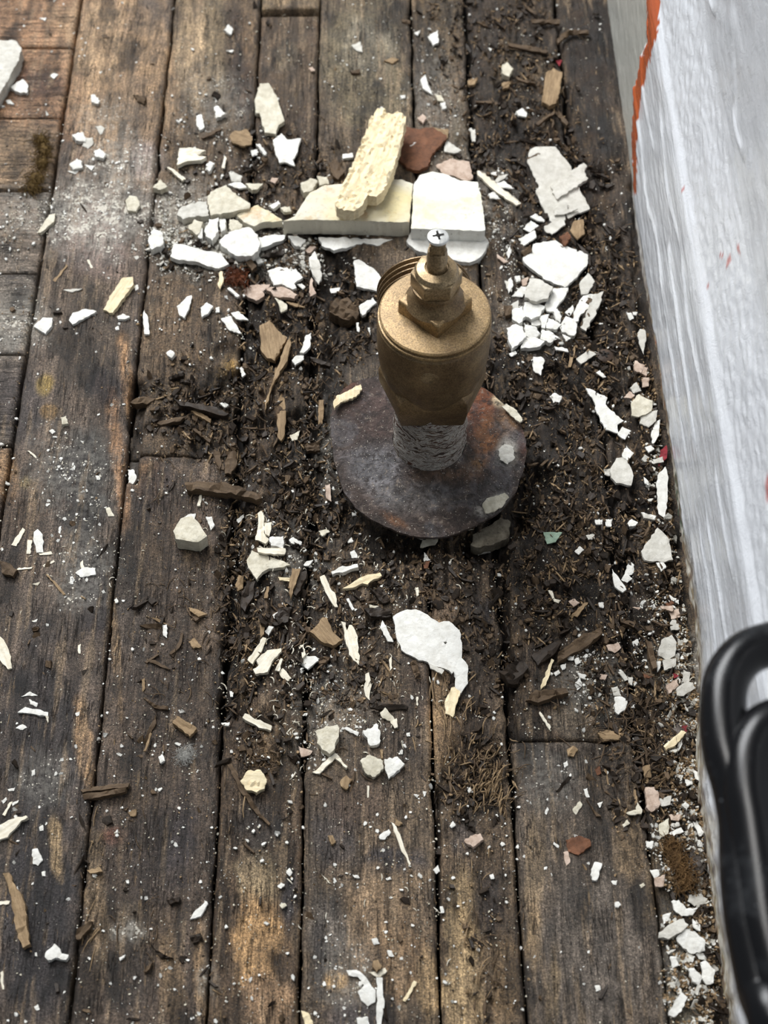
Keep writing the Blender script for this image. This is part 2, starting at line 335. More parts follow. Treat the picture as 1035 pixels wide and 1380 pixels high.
def surface_cols(x, y, base):
    px, py = Q(x, y, 0.0)
    rgb = np.empty((len(x), 3)); rgb[:] = base
    for cx, cy, rx, ry, an, c, am in TONE:
        a = math.radians(an)
        m = (np.abs(px - cx) < rx * 2 + 30) & (np.abs(py - cy) < ry * 2 + 30)
        if not m.any(): continue
        k = blob(px[m], py[m], cx, cy, rx, ry, -an, 0.42) * am
        if sum(c) > 330: k = k * ((0.35 if rx < 15 else .62) + (0.65 if rx < 15 else .38) * sst(.38, .52, fbm(x[m] * 1000 / 2.8, y[m] * 1000 / 24, 85, 4, .6)))
        else: k = np.minimum(1, k * 1.15)
        if sum(c) > 330 and rx > 14: k = np.minimum(1, k * 1.35)
        rgb[m] = rgb[m] * (1 - k[:, None]) + np.array(srgb(*c)) * k[:, None]
    X, Y = x * 1000, y * 1000
    st = fbm(X / 5, Y / 70, 81, 4, 0.6)            # long streaks along the grain
    rgb = rgb * (0.74 + 0.52 * sst(0.3, 0.7, st))[:, None]
    rgb = rgb * (0.6 + 0.85 * fbm(X / 12, Y / 16, 83, 5, .65))[:, None]
    bk = sst(0.58, 0.7, fbm(X / 14, Y / 34, 91, 4, 0.6))  # black water stains
    rgb = rgb * (1 - 0.6 * bk)[:, None]
    pl = sst(0.62, 0.72, fbm(X / 3.2, Y / 38, 95, 4, 0.6))   # worn pale fibres
    rgb = rgb * (1 - 0.4 * pl[:, None]) + np.array(srgb(150, 126, 96)) * 0.4 * pl[:, None]
    lum = rgb.mean(1, keepdims=True); rgb = lum + (rgb - lum) * 0.86
    dust = np.zeros(len(x))
    for cx, cy, rx, ry, an, am in DUST: dust = np.maximum(dust, am * blob(px, py, cx, cy, rx, ry, an, 0.7))
    return rgb, dust

floor = empty('floor', (0, 0, 0)); floor['kind'] = 'structure'
def board(x0, x1, y0, y1, base, dz=0.0, cross=False, dx=0.0008, dy=0.0015, gap=0.0009, tilt=0.0):
    if cross: dx, dy = 0.0016, 0.0010
    nx = max(4, int((x1 - x0) / dx)); ny = max(4, int((y1 - y0) / dy))
    u = np.linspace(x0, x1, nx); v = np.linspace(y0, y1, ny)
    X, Y = np.meshgrid(u, v); X = X.copy(); Y = Y.copy()
    z, r, px, py = height(X, Y)
    # ragged long edges
    e0 = (fbm(Y[:, 0] * 1000 / 9, Y[:, 0] * 0 + x0 * 900, 101, 4, .6) - 0.35) * 0.0026 + gap
    e1 = (fbm(Y[:, 0] * 1000 / 9, Y[:, 0] * 0 + x1 * 900, 102, 4, .6) - 0.35) * 0.0026 + gap
    e0 = e0 * (0.5 + 1.2 * r[:, 0]); e1 = e1 * (0.5 + 1.2 * r[:, -1])
    e0 = np.clip(e0, 0.0002, None); e1 = np.clip(e1, 0.0002, None)
    if not cross:
        q0 = (fbm(Y[:, 0] * 1000 / 26, Y[:, 0] * 0 + x0 * 911, 107, 4, .6) - .5) * .0042 * (.3 + r[:, 0]); q1 = (fbm(Y[:, 0] * 1000 / 26, Y[:, 0] * 0 + x1 * 911, 107, 4, .6) - .5) * .0042 * (.3 + r[:, -1])
        e0 = e0 + q0; e1 = e1 - q1
    t = (X - x0) / (x1 - x0)
    X = (x0 + e0[:, None]) * (1 - t) + (x1 - e1[:, None]) * t
    if cross:
        f0 = (fbm(X[0] * 1000 / 12, X[0] * 0 + y0 * 700, 103, 4, .6) - .2) * 0.0016 + 0.0002; s = (Y - y0) / (y1 - y0)
        Y = (y0 + f0[None, :]) * (1 - s) + (y1 - f0[None, ::-1]) * s
    else:
        s = (Y - y0) / (y1 - y0); Y = (y0 + 0.0007) * (1 - s) + (y1 - 0.0007) * s
    z, r, px, py = height(X, Y)
    edge = np.minimum(np.minimum(X - X[:, :1], X[:, -1:] - X), np.minimum(Y - y0, y1 - Y)) * 1000
    z = z - 0.0009 * (1 - sst(0, 1.6, edge)) * (1 + 1.6 * fbm(X * 200, Y * 60, 105, 2))
    z = z + dz + tilt * (t - 0.5)
    V = np.stack([X, Y, z], -1).reshape(-1, 3)
    i = np.arange(nx * ny).reshape(ny, nx)
    Fq = np.stack([i[:-1, :-1], i[:-1, 1:], i[1:, 1:], i[1:, :-1]], -1).reshape(-1, 4)
    # sides down to the underside
    ring = np.concatenate([i[0, :-1], i[:-1, -1], i[-1, :0:-1], i[:0:-1, 0]])
    low = V[ring].copy(); low[:, 2] = -0.016
    n0 = len(V); V = np.concatenate([V, low]); k = np.arange(len(ring)); k2 = (k + 1) % len(ring)
    Fs = np.stack([ring[k], n0 + k, n0 + k2, ring[k2]], -1)
    o = from_arr('board', V, np.concatenate([Fq, Fs]), FLOOR, floor, smooth=True)
    col, dust = surface_cols(V[:, 0], V[:, 1], srgb(*base))
    rr = np.concatenate([r.ravel(), r.ravel()[ring]])
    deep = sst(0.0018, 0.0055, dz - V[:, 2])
    fx_ = V[:, 0] * 1000; fy_ = V[:, 1] * 1000; cf = sst(.42, .66, fbm(fx_ / 2.4, fy_ / 26, 121, 4, .6))[:, None] * sst(.4, .62, fbm(fx_ / 16, fy_ / 22, 123, 3))[:, None]
    rotc = np.array(srgb(50, 39, 28)) * (1 - cf) + np.array(srgb(134, 110, 80)) * cf; rk = (rr * 0.66)[:, None]
    col = col * (1 - rk) + rotc * rk
    deep_dark = (deep * 0.75)[:, None]; col = col * (1 - deep_dark) + np.array(srgb(26, 20, 15)) * deep_dark  # colour darkens with depth below the board top
    setattr_c(o.data, 'tone', col); setattr_f(o.data, 'rot', rr); setattr_f(o.data, 'dust', dust)
    setattr_f(o.data, 'cross', np.full(len(V), 1.0 if cross else 0.0))
    return o
YN, YF = 0.07, 0.835
J1 = P(200, 612)[1]; J2 = P(395, 14)[1]; J3 = P(745, 998)[1]
board(SEAM[0], SEAM[1], YN, YF, (92, 78, 66), 0.0004)
board(SEAM[1], SEAM[2], YN, J1, (84, 70, 58), 0.0)
board(SEAM[1], SEAM[2], J1, YF, (96, 78, 58), -0.0006)
board(SEAM[2], SEAM[3], YN, J2 - 0.003, (88, 70, 52), -0.0008)
board(SEAM[2], SEAM[3], J2, YF, (130, 108, 78), 0.0012)
board(SEAM[3], SEAM[4], YN, YF, (96, 80, 62), 0.0)
board(SEAM[4], SEAM[5], YN, YF, (98, 80, 60), -0.0005)
board(SEAM[5], SEAM[6], YN, J3, (88, 76, 64), 0.0006)
board(SEAM[5], SEAM[6], J3, YF, (70, 56, 42), -0.0006)
board(SEAM[6], WALLX + 0.01, YN, YF, (66, 54, 42), -0.0022)
ys = [0.07, 0.165, 0.235] + [P(60, v)[1] for v in (900, 730, 599, 477, 367, 255, 159, 64)] + [YF]
tone = [(80, 66, 56), (90, 76, 64), (82, 68, 58), (80, 66, 56), (86, 72, 62), (96, 84, 72), (84, 74, 66), (112, 98, 84), (112, 92, 70), (120, 92, 68), (146, 110, 76)]
for k in range(11):
    board(-0.38, SEAM[0] - 0.0006, ys[k], ys[k + 1], tone[k], (0.0, 0.0003, -0.0004, 0.0, -0.0008, 0.0004, 0, -0.0006, 0.0006, 0, 0.0003)[k], cross=True)
us = bmesh.new(); bmesh.ops.create_cube(us, size=1, matrix=Matrix.Translation((-0.1, 0.45, -0.024)) @ Matrix.Diagonal((0.6, 0.8, 0.016, 1)))
o = from_bm('subfloor', us, chip_mat('subfloor_dirt', srgb(34, 27, 20), srgb(18, 14, 10), 0.5), None); o['kind'] = 'structure'

# ---------------------------------------------------------------- baseboard on the right
def baseboard_mat():
    t = NT('white_gloss_paint')
    iso = t.world(); st = t.world((1, 0.06, 0.8))
    c = t.attr('tone', 'Color')
    s1 = t.noise(st, 260, 5, 0.7, 0.4); s2 = t.noise(iso, 130, 5, 0.65, 0.8); s3 = t.noise(t.world((1, 0.16, 1)), 620, 4, 0.6, 0.6)
    col = t.mix(1.0, c, t.ramp(s1, [(0.3, 0.88), (0.5, 1.0), (0.7, 1.04)]), 'MULTIPLY')
    bare = t.attr('bare')
    col = t.mix(t.math('MULTIPLY', bare, t.ramp(s1, [(0.42, 0.0), (0.6, 1.0)])), col, srgb(120, 98, 76))
    gr = t.ramp(t.noise(iso, 900, 3, 0.6), [(0.64, 0.0), (0.74, 0.35)])
    col = t.mix(gr, col, srgb(120, 116, 112))
    stroke = t.attr('stroke')
    hh = t.math('ADD', t.math('MULTIPLY', s1, t.math('ADD', t.math('MULTIPLY', stroke, 0.9), 0.25)), t.math('ADD', t.math('MULTIPLY', s2, 1.1), t.math('MULTIPLY', s3, t.math('MULTIPLY', stroke, 0.8))))
    t.bump(hh, 0.5, 0.0009)
    return t.set(Base_Color=col, Roughness=t.math('ADD', t.math('MULTIPLY', bare, 0.5), 0.2), Specular_IOR_Level=0.6, Coat_Weight=0.25, Coat_Roughness=0.12)
BB = [(0.0, -0.012), (0.0, 0.092), (0.0008, 0.098), (0.0035, 0.104), (0.0115, 0.143), (0.0122, 0.149), (0.0122, 0.30), (0.018, 0.31)]
def in_poly(px, py, poly):
    c = np.zeros(px.shape, bool)
    for (ax, ay), (bx, by) in zip(poly, poly[1:] + poly[:1]):
        if ay == by: continue
        c ^= ((ay > py) != (by > py)) & (px < (bx - ax) * (py - ay) / (by - ay) + ax)
    return c
def build_baseboard():
    s = [0.0]
    for a, b in zip(BB, BB[1:]): s.append(s[-1] + math.hypot(b[0] - a[0], b[1] - a[1]))
    sv = np.unique(np.concatenate([np.arange(0, 0.175, 0.0011), np.arange(0.175, s[-1], 0.004), [s[-1]]]))
    yv = np.arange(0.05, 0.87, 0.0021)
    SV, Y = np.meshgrid(sv, yv)
    ox = np.interp(SV, s, [p[0] for p in BB]); Z = np.interp(SV, s, [p[1] for p in BB]); X = WALLX + ox
    px, py = Q(X, Y, Z)
    mm = 1000
    bare_zone = in_poly(px + (fbm(Y * 300, Z * 300, 7, 3) - .5) * 5, py, [(780, -60), (874, -60), (871, 60), (862, 80), (855, 120), (851, 180), (853, 260), (800, 260)])
    orange = in_poly(px + (fbm(Y * 500, Z * 500, 8, 3) - .5) * 5, py, [(871, -60), (889, -60), (888, 30), (885, 48), (877, 75), (869, 105), (862, 140), (858, 200), (857, 262), (853, 262), (850, 180), (854, 125), (861, 82), (870, 62)])
    stroke = sst(0.0, 0.01, Z) * (1 - sst(0.094, 0.104, Z)) * (~bare_zone)
    # thickly brushed paint: long low ridges, a few sagging runs on the upper face
    d = stroke * (fbm(Y * mm / 34, Z * mm / 4.2, 201, 4, 0.6) - 0.5) * 0.0009
    d += (fbm(Y * mm / 14, Z * mm / 9, 202, 3) - 0.5) * 0.0008
    band = sst(0.10, 0.108, Z) * (1 - sst(0.14, 0.147, Z))
    d += band * (fbm(Y * mm / 3.0, Z * mm / 2.2, 203, 3) - 0.5) * 0.0012
    for z0, am, wd in ((0.168, 5, 1.6), (0.186, 4, 1.2), (0.207, 6, 1.6), (0.06, 6, 1.3), (0.078, 7, 1.5), (0.035, 5, 1.1)):
        zl = z0 + (vn(Y * 22, Y * 0 + z0 * 900, 204) - .5) * am / 250.0
        d += 0.0011 * np.exp(-((Z - zl) * mm / wd) ** 2) * sst(0.3, 0.6, vn(Y * 26, Y * 0 + z0 * 500, 205)) * (~bare_zone)
    d -= 0.0007 * bare_zone
    # chipped lower edge
    hi = 0.006 + 0.020 * (1 - sst(0.22, 0.56, Y))
    edge = (1 - sst(0, 1, Z / (hi * (0.35 + 1.3 * fbm(Y * mm / 11, Y * 0, 206, 4, .6))))) * (~bare_zone) * sst(0.62, 0.52, Y)
    edge = np.maximum(edge, 0.6 * (Z < 0.002))
    d -= edge * 0.0022
    d += edge * (fbm(Y * mm / 2.5, Z * mm / 2.0, 207, 3) - .5) * 0.002
    d += (1 - sst(.25, .335, Y)) * .0092 * (1 - sst(.004, .05, Z))      # the foot has come loose toward the room
    X = X - d; V = np.stack([X, Y, Z], -1).reshape(-1, 3)
    ny, ns = X.shape; i = np.arange(ny * ns).reshape(ny, ns)
    Fq = np.stack([i[:-1, :-1], i[:-1, 1:], i[1:, 1:], i[1:, :-1]], -1).reshape(-1, 4)
    n0 = len(V); bk = np.array([[WALLX + 0.03, yv[0], -0.012], [WALLX + 0.03, yv[-1], -0.012], [WALLX + 0.03, yv[-1], 0.31], [WALLX + 0.03, yv[0], 0.31]])
    V = np.concatenate([V, bk])
    o = from_arr('baseboard_right', V, np.concatenate([Fq, [[n0, n0 + 1, n0 + 2, n0 + 3]]]), baseboard_mat(), None, smooth=True)
    o['kind'] = 'structure'
    rgb = np.empty((n0, 3)); rgb[:] = srgb(214, 217, 222)
    bz = bare_zone.ravel(); rgb[bz] = srgb(192, 192, 184); rgb[orange.ravel()] = srgb(174, 84, 42)
    e = edge.ravel()[:, None]; n = fbm(Y * mm / 4, Z * mm / 3, 208, 3).ravel()
    ec = np.where((n > 0.5)[:, None], np.array(srgb(210, 206, 194)), np.where((n > .38)[:, None], np.array(srgb(168, 156, 128)), np.array(srgb(112, 98, 86))))
    gy = ((Y > P(900, 720)[1]) & (Y < P(900, 640)[1])).ravel() & (n > 0.35) & (n < .55); ec[gy] = srgb(64, 92, 74)
    ec[((Y > P(900, 560)[1]) & (Y < P(900, 450)[1])).ravel() & (n > 0.6)] = srgb(150, 84, 60)
    rgb = rgb * (1 - e) + ec * e
    # small red scratches through to an older coat on the moulding
    for cx, cy, rx, ry, an in ((995, 335, 1.6, 9, -12), (972, 344, 4, 3, 0), (982, 352, 2, 8, 20), (953, 385, 2, 2, 0), (920, 255, 2.4, 5, 30), (1034, 660, 3, 18, 0)):
        k = blob(px.ravel(), py.ravel(), cx, cy, rx, ry, an, .3)[:, None] * 0.8; rgb = rgb * (1 - k) + np.array(srgb(178, 92, 86)) * k
    rgb = np.concatenate([rgb, np.ones((4, 3)) * .5])
    setattr_c(o.data, 'tone', rgb); z4 = np.zeros(4)
    setattr_f(o.data, 'stroke', np.concatenate([stroke.ravel(), z4])); setattr_f(o.data, 'bare', np.concatenate([edge.ravel() * .8, z4]))
build_baseboard()

# ---------------------------------------------------------------- radiator valve and its floor flange
def brass(name, a, b, rough=0.42, metal=0.75, dust=0.5):
    t = NT(name); o = t.coord()
    n = t.noise(o, 70, 5, 0.65, 0.5); n2 = t.noise(o, 900, 4, 0.7); n3 = t.noise(o, 260, 5, 0.7)
    col = t.mix(t.ramp(n, [(0.35, 0.0), (0.65, 1.0)]), a, b)
    col = t.mix(t.ramp(n2, [(0.5, 0.0), (0.75, 0.75)]), col, tuple(c * 0.4 for c in b))
    nz = t.node('ShaderNodeSeparateXYZ'); g = t.node('ShaderNodeNewGeometry'); t.t.links.new(g.outputs['Normal'], nz.inputs[0])
    upf = t.math('MULTIPLY', t.ramp(nz.outputs[2], [(0.55, 0.0), (0.95, 1.0)]), t.ramp(n3, [(0.3, 0.25 * dust), (0.7, dust)]))   # settled dust lies on upward faces
    col = t.mix(upf, col, srgb(166, 142, 108))
    fs = t.noise(o, 1500, 3, .7); col = t.mix(1.0, col, t.ramp(fs, [(.36, .55), (.5, 1.0), (.66, 1.4)]), 'MULTIPLY')
    sp = t.ramp(t.voro(o, 500), [(0.06, 1.0), (0.1, 0.0)])
    col = t.mix(t.math('MULTIPLY', t.math('MULTIPLY', sp, upf), 0.9), col, srgb(226, 216, 190))
    t.bump(t.math('ADD', n2, n3), 0.2, 0.0003)
    return t.set(Base_Color=col, Metallic=t.math('SUBTRACT', metal, t.math('MULTIPLY', upf, metal * 0.9)), Roughness=t.math('ADD', t.math('MULTIPLY', n3, 0.3), rough - 0.1))
BR = brass('aged_brass', srgb(134, 112, 80), srgb(98, 78, 54), 0.4, 0.6, 0.15)
BRC = brass('dusty_brass_cap', srgb(170, 142, 98), srgb(122, 98, 66), 0.42, 0.6, 0.6)
BRN = brass('worn_brass_nut', srgb(166, 146, 114), srgb(120, 100, 70), 0.34, 0.65, 0.3)
STEEL = chip_mat('bright_screw_head', srgb(226, 226, 222), srgb(200, 200, 198), 0.2, rough=0.35, speck=0.2, metallic=0.5)
def crust_mat():
    t = NT('flaking_paint_on_pipe'); o = t.coord((1, 1, 1)); v = t.coord((0.6, 0.6, 2.2))
    n = t.noise(v, 130, 4, 0.6, 2.0)
    col = t.ramp(n, [(0.36, srgb(40, 26, 20)), (0.44, srgb(96, 76, 60)), (0.475, srgb(196, 192, 184)), (0.505, srgb(78, 70, 66)), (0.55, srgb(186, 182, 174)), (0.61, srgb(74, 46, 32))])
    t.bump(n, 0.9, 0.002); return t.set(Base_Color=col, Roughness=0.6)
CRUST = crust_mat()
AX, AY = 0.02695, 0.43366
valve = empty('radiator_valve', (AX, AY, 0.0))
tag(valve, 'aged brass radiator valve with square boss and screw-topped stem, rising through the rusty flange', 'valve')
def lathe(prof, n=72, jit=0.0, seed=0):
    bm = bmesh.new(); rg = random.Random(seed); rows = []
    for k, (r, z) in enumerate(prof):
        if r <= 1e-6: rows.append([bm.verts.new((0, 0, z))]); continue
        rows.append([bm.verts.new(((r + rg.uniform(-jit, jit)) * math.cos(2 * math.pi * i / n), (r + rg.uniform(-jit, jit)) * math.sin(2 * math.pi * i / n), z)) for i in range(n)])
    for a, b in zip(rows, rows[1:]):
        for i in range(n):
            j = (i + 1) % n
            if len(a) == 1 and len(b) == 1: continue
            if len(a) == 1: bm.faces.new((a[0], b[j], b[i]))
            elif len(b) == 1: bm.faces.new((a[i], a[j], b[0]))
            else: bm.faces.new((a[i], a[j], b[j], b[i]))
    bmesh.ops.recalc_face_normals(bm, faces=bm.faces); return bm
def prism(poly_rows, n):
    """rows of (list of n xy, z)"""
    bm = bmesh.new(); rows = [[bm.verts.new((x, y, z)) for x, y in pts] for pts, z in poly_rows]
    for a, b in zip(rows, rows[1:]):
        for i in range(n): bm.faces.new((a[i], a[(i + 1) % n], b[(i + 1) % n], b[i]))
    bm.faces.new(rows[0][::-1]); bm.faces.new(rows[-1]); bmesh.ops.recalc_face_normals(bm, faces=bm.faces); return bm
def ngon(n, r, a0=0.0): return [(r * math.cos(a0 + 2 * math.pi * i / n), r * math.sin(a0 + 2 * math.pi * i / n)) for i in range(n)]
def bevel(bm, w, seg=2, ang=0.5):
    ed = [e for e in bm.edges if len(e.link_faces) == 2 and e.calc_face_angle(0) > ang]
    bmesh.ops.bevel(bm, geom=ed, offset=w, segments=seg, affect='EDGES', profile=0.5)
def smooth_ang(o, ang=0.6):
    me = o.data; me.shade_smooth()
    bm = bmesh.new(); bm.from_mesh(me)
    for e in bm.edges:
        if len(e.link_faces) == 2 and e.calc_face_angle(0) > ang: e.smooth = False
    bm.to_mesh(me); bm.free()
mm = 0.001
pip = lathe([(17.6 * mm, -0.014), (17.8 * mm, 0.012), (18.4 * mm, .017), (17.5 * mm, .021), (18.2 * mm, 0.026), (17.2 * mm, .03), (17.9 * mm, 0.036), (17.1 * mm, .041), (17.6 * mm, 0.047), (17.2 * mm, .052), (17.4 * mm, 0.06)], 48, 0.0007, 3)
o = from_bm('pipe', pip, CRUST, valve); smooth_ang(o, 1.2); o['label'] = 'stub of pipe crusted with flaking paint'
def hexr(rx, cut): return [(rx, 0), (cut, -rx * 0.84), (-cut, -rx * 0.84), (-rx, 0), (-cut, rx * 0.84), (cut, rx * 0.84)]
col = prism([(hexr(19.2 * mm, 14.0 * mm), .0525), (hexr(20.0 * mm, 14.8 * mm), .0532), (hexr(21.6 * mm, 15.4 * mm), .0590), (hexr(25.0 * mm, 15.8 * mm), .0670), (hexr(25.4 * mm, 15.4 * mm), .0755), (hexr(23.0 * mm, 12 * mm), .0800)], 6)
bevel(col, 0.0006); o = from_bm('union_collar', col, BR, valve); smooth_ang(o, 0.5); o['label'] = 'faceted hexagonal collar below the rounded body'
bp = [(14, .0640), (18.6, .0665), (21.0, .070), (23.2, .0762), (24.7, .083), (25.5, .090), (25.8, .097), (25.9, .103), (25.7, .1085), (25.5, .110), (24.8, .1106), (24.6, .1114), (25.2, .1120), (25.2, .1128)]
o = from_bm('valve_body', lathe([(r * mm, z) for r, z in bp] + [(0, .1128)], 96), BR, valve); smooth_ang(o, 0.7)
cm = lathe([(0, .0), (3.6 * mm, .0), (4.6 * mm, -.0006)], 24)
bmesh.ops.transform(cm, matrix=Matrix.Translation((-0.002, -0.02585, 0.1015)) @ Matrix.Rotation(math.radians(92), 4, 'X'), verts=cm.verts)
o = from_bm('cast_mark', cm, BRN, valve); smooth_ang(o); o['label'] = 'worn round casting mark on the valve front'
cp = [(24.6, .1126), (25.3, .1130), (25.5, .1138), (25.3, .1144), (23.7, .1147), (23.6, .1155), (24.9, .1158), (24.9, .1166), (24.2, .1172), (18, .1178), (0, .1182)]
o = from_bm('bonnet_cap', lathe([(r * mm, z) for r, z in cp], 96), BRC, valve); smooth_ang(o, 0.5); o['label'] = 'round dusty golden cap with a grooved rim'
# square boss, one corner to the front, its side corners clipped, the top hollowed into a cone up to the nut
def clipsq(h, c): return [(c, -h + c), (h - 0, -c * .7), (h, c * .7), (c, h - c), (-c, h - c), (-h, c * .7), (-h, -c * .7), (-c, -h + c)]
bs = prism([(clipsq(16.4 * mm, 0.5 * mm), .1165), (clipsq(16.2 * mm, .5 * mm), .1238), (clipsq(15.2 * mm, .6 * mm), .1245)], 8)
bmesh.ops.transform(bs, matrix=Matrix.Rotation(math.radians(2), 4, 'Z'), verts=bs.verts)
bevel(bs, 0.0004); o = from_bm('square_boss', bs, BRC, valve); smooth_ang(o, .5)
o = from_bm('neck', lathe([(13.6 * mm, .1235), (11.2 * mm, .1262), (9.9 * mm, .1295), (9.9 * mm, .1315), (10.6 * mm, .1325), (10.4 * mm, .1335), (9.0 * mm, .134), (0, .134)], 48), BR, valve); smooth_ang(o)
hx = prism([(ngon(6, 10.4 * mm), .1334), (ngon(6, 11.3 * mm), .1342), (ngon(6, 11.3 * mm), .1418)], 6)
bevel(hx, .0003, 1, .3); hq = from_bm('gland_nut', hx, BRN, valve); smooth_ang(hq, .4); hq['label'] = 'hexagonal brass gland nut'
hq.rotation_euler = (0, 0, math.radians(2))
o = from_bm('nut_top', lathe([(9.7 * mm, .1417), (9.6 * mm, .1424), (8.6 * mm, .1440), (5.3 * mm, .1450), (4.9 * mm, .1442), (0, .144)], 48), BRN, hq); smooth_ang(o, .6)
o = from_bm('stem', lathe([(4.4 * mm, .1435), (4.5 * mm, .1525), (4.2 * mm, .1535), (4.2 * mm, .1550), (4.0 * mm, .1555), (0, .1556)], 32), BRN, valve); smooth_ang(o, .5)
sq = prism([(ngon(4, 4.9 * mm, math.radians(40)), .1552), (ngon(4, 4.9 * mm, math.radians(40)), .1605)], 4); bevel(sq, .0005)
o = from_bm('square_drive', sq, BRN, valve); smooth_ang(o, .5)
sc = from_bm('screw', lathe([(0, .1595), (2.4 * mm, .1595), (2.8 * mm, .1608), (4.5 * mm, .1622), (4.6 * mm, .1628), (4.3 * mm, .1636), (2.8 * mm, .1641), (0, .1642)], 40), STEEL, valve); smooth_ang(sc, .5)
sc['label'] = 'bright cross-head screw on top of the stem'
cr = bmesh.new()
for a in (12, 102):
    bmesh.ops.create_cube(cr, size=1, matrix=Matrix.Translation((0, 0, .16385)) @ Matrix.Rotation(math.radians(a), 4, 'Z') @ Matrix.Diagonal((5.0 * mm, .95 * mm, .0010, 1)))
bmesh.ops.create_cone(cr, segments=8, cap_ends=True, radius1=1.1 * mm, radius2=1.1 * mm, depth=.001, matrix=Matrix.Translation((0, 0, .16388)))
DARK = chip_mat('dark_recess', srgb(30, 26, 22), srgb(18, 15, 12), .2)
from_bm('cross_slot', cr, DARK, sc)
# threaded outlet pointing at the plaster blocks
th = [(0, .0)]; prof = [(22.0, .0), (22.0, .018)]
yv = .0185
for k in range(9): prof += [(21.0, yv), (21.0, yv + .0008), (22.6, yv + .0016), (22.6, yv + .0022), (21.0, yv + .003)]; yv += .0030
prof += [(20.6, yv + .001), (18.0, yv + .001), (17.6, yv - .004), (0, yv - .004)]
tb = lathe([(r * mm, z) for r, z in prof], 72)
bmesh.ops.transform(tb, matrix=Matrix.Translation((0, 0, .081)) @ Matrix.Rotation(math.radians(-90), 4, 'X'), verts=tb.verts)
o = from_bm('threaded_outlet', tb, BR, valve); smooth_ang(o, .4); o['label'] = 'threaded outlet at the back of the valve'
o.rotation_euler = (0, 0, math.radians(4))

def flange_mat():
    t = NT('rusty_iron_sheen'); o = t.coord(); c = t.attr('tone', 'Color')
    n = t.noise(o, 120, 6, 0.7, 0.6); n2 = t.noise(o, 700, 4, .7); n3 = t.noise(o, 42, 5, .65, .8)
    col = t.mix(1.0, c, t.ramp(n, [(0.34, .35), (.5, .9), (.66, 1.7)]), 'MULTIPLY')
    col = t.mix(t.ramp(n3, [(.53, 0), (.64, .28)]), col, srgb(128, 130, 136))  # blue-grey sheen mixed into the colour
    n4 = t.noise(o, 260, 6, .8, .5); col = t.mix(t.ramp(n4, [(.5, 0), (.6, .85)]), col, srgb(38, 29, 26)); col = t.mix(t.ramp(n4, [(.36, .7), (.42, 0)]), col, srgb(146, 132, 118)); col = t.mix(t.ramp(t.noise(o, 1400, 3, .8), [(.56, 0), (.66, .5)]), col, srgb(120, 108, 98))
    col = t.mix(t.ramp(n2, [(.58, 0), (.7, .6)]), col, srgb(38, 28, 24))
    col = t.mix(t.ramp(t.voro(o, 600), [(.08, .9), (.14, 0)]), col, srgb(206, 198, 184))
    t.bump(t.math('ADD', t.math('ADD', n, n2), n4), .9, .0012)
    return t.set(Base_Color=col, Metallic=.05, Roughness=t.ramp(n3, [(.35, .7), (.65, .42)]), Specular_IOR_Level=.4)
fx, fy = P(578, 603, .0145)
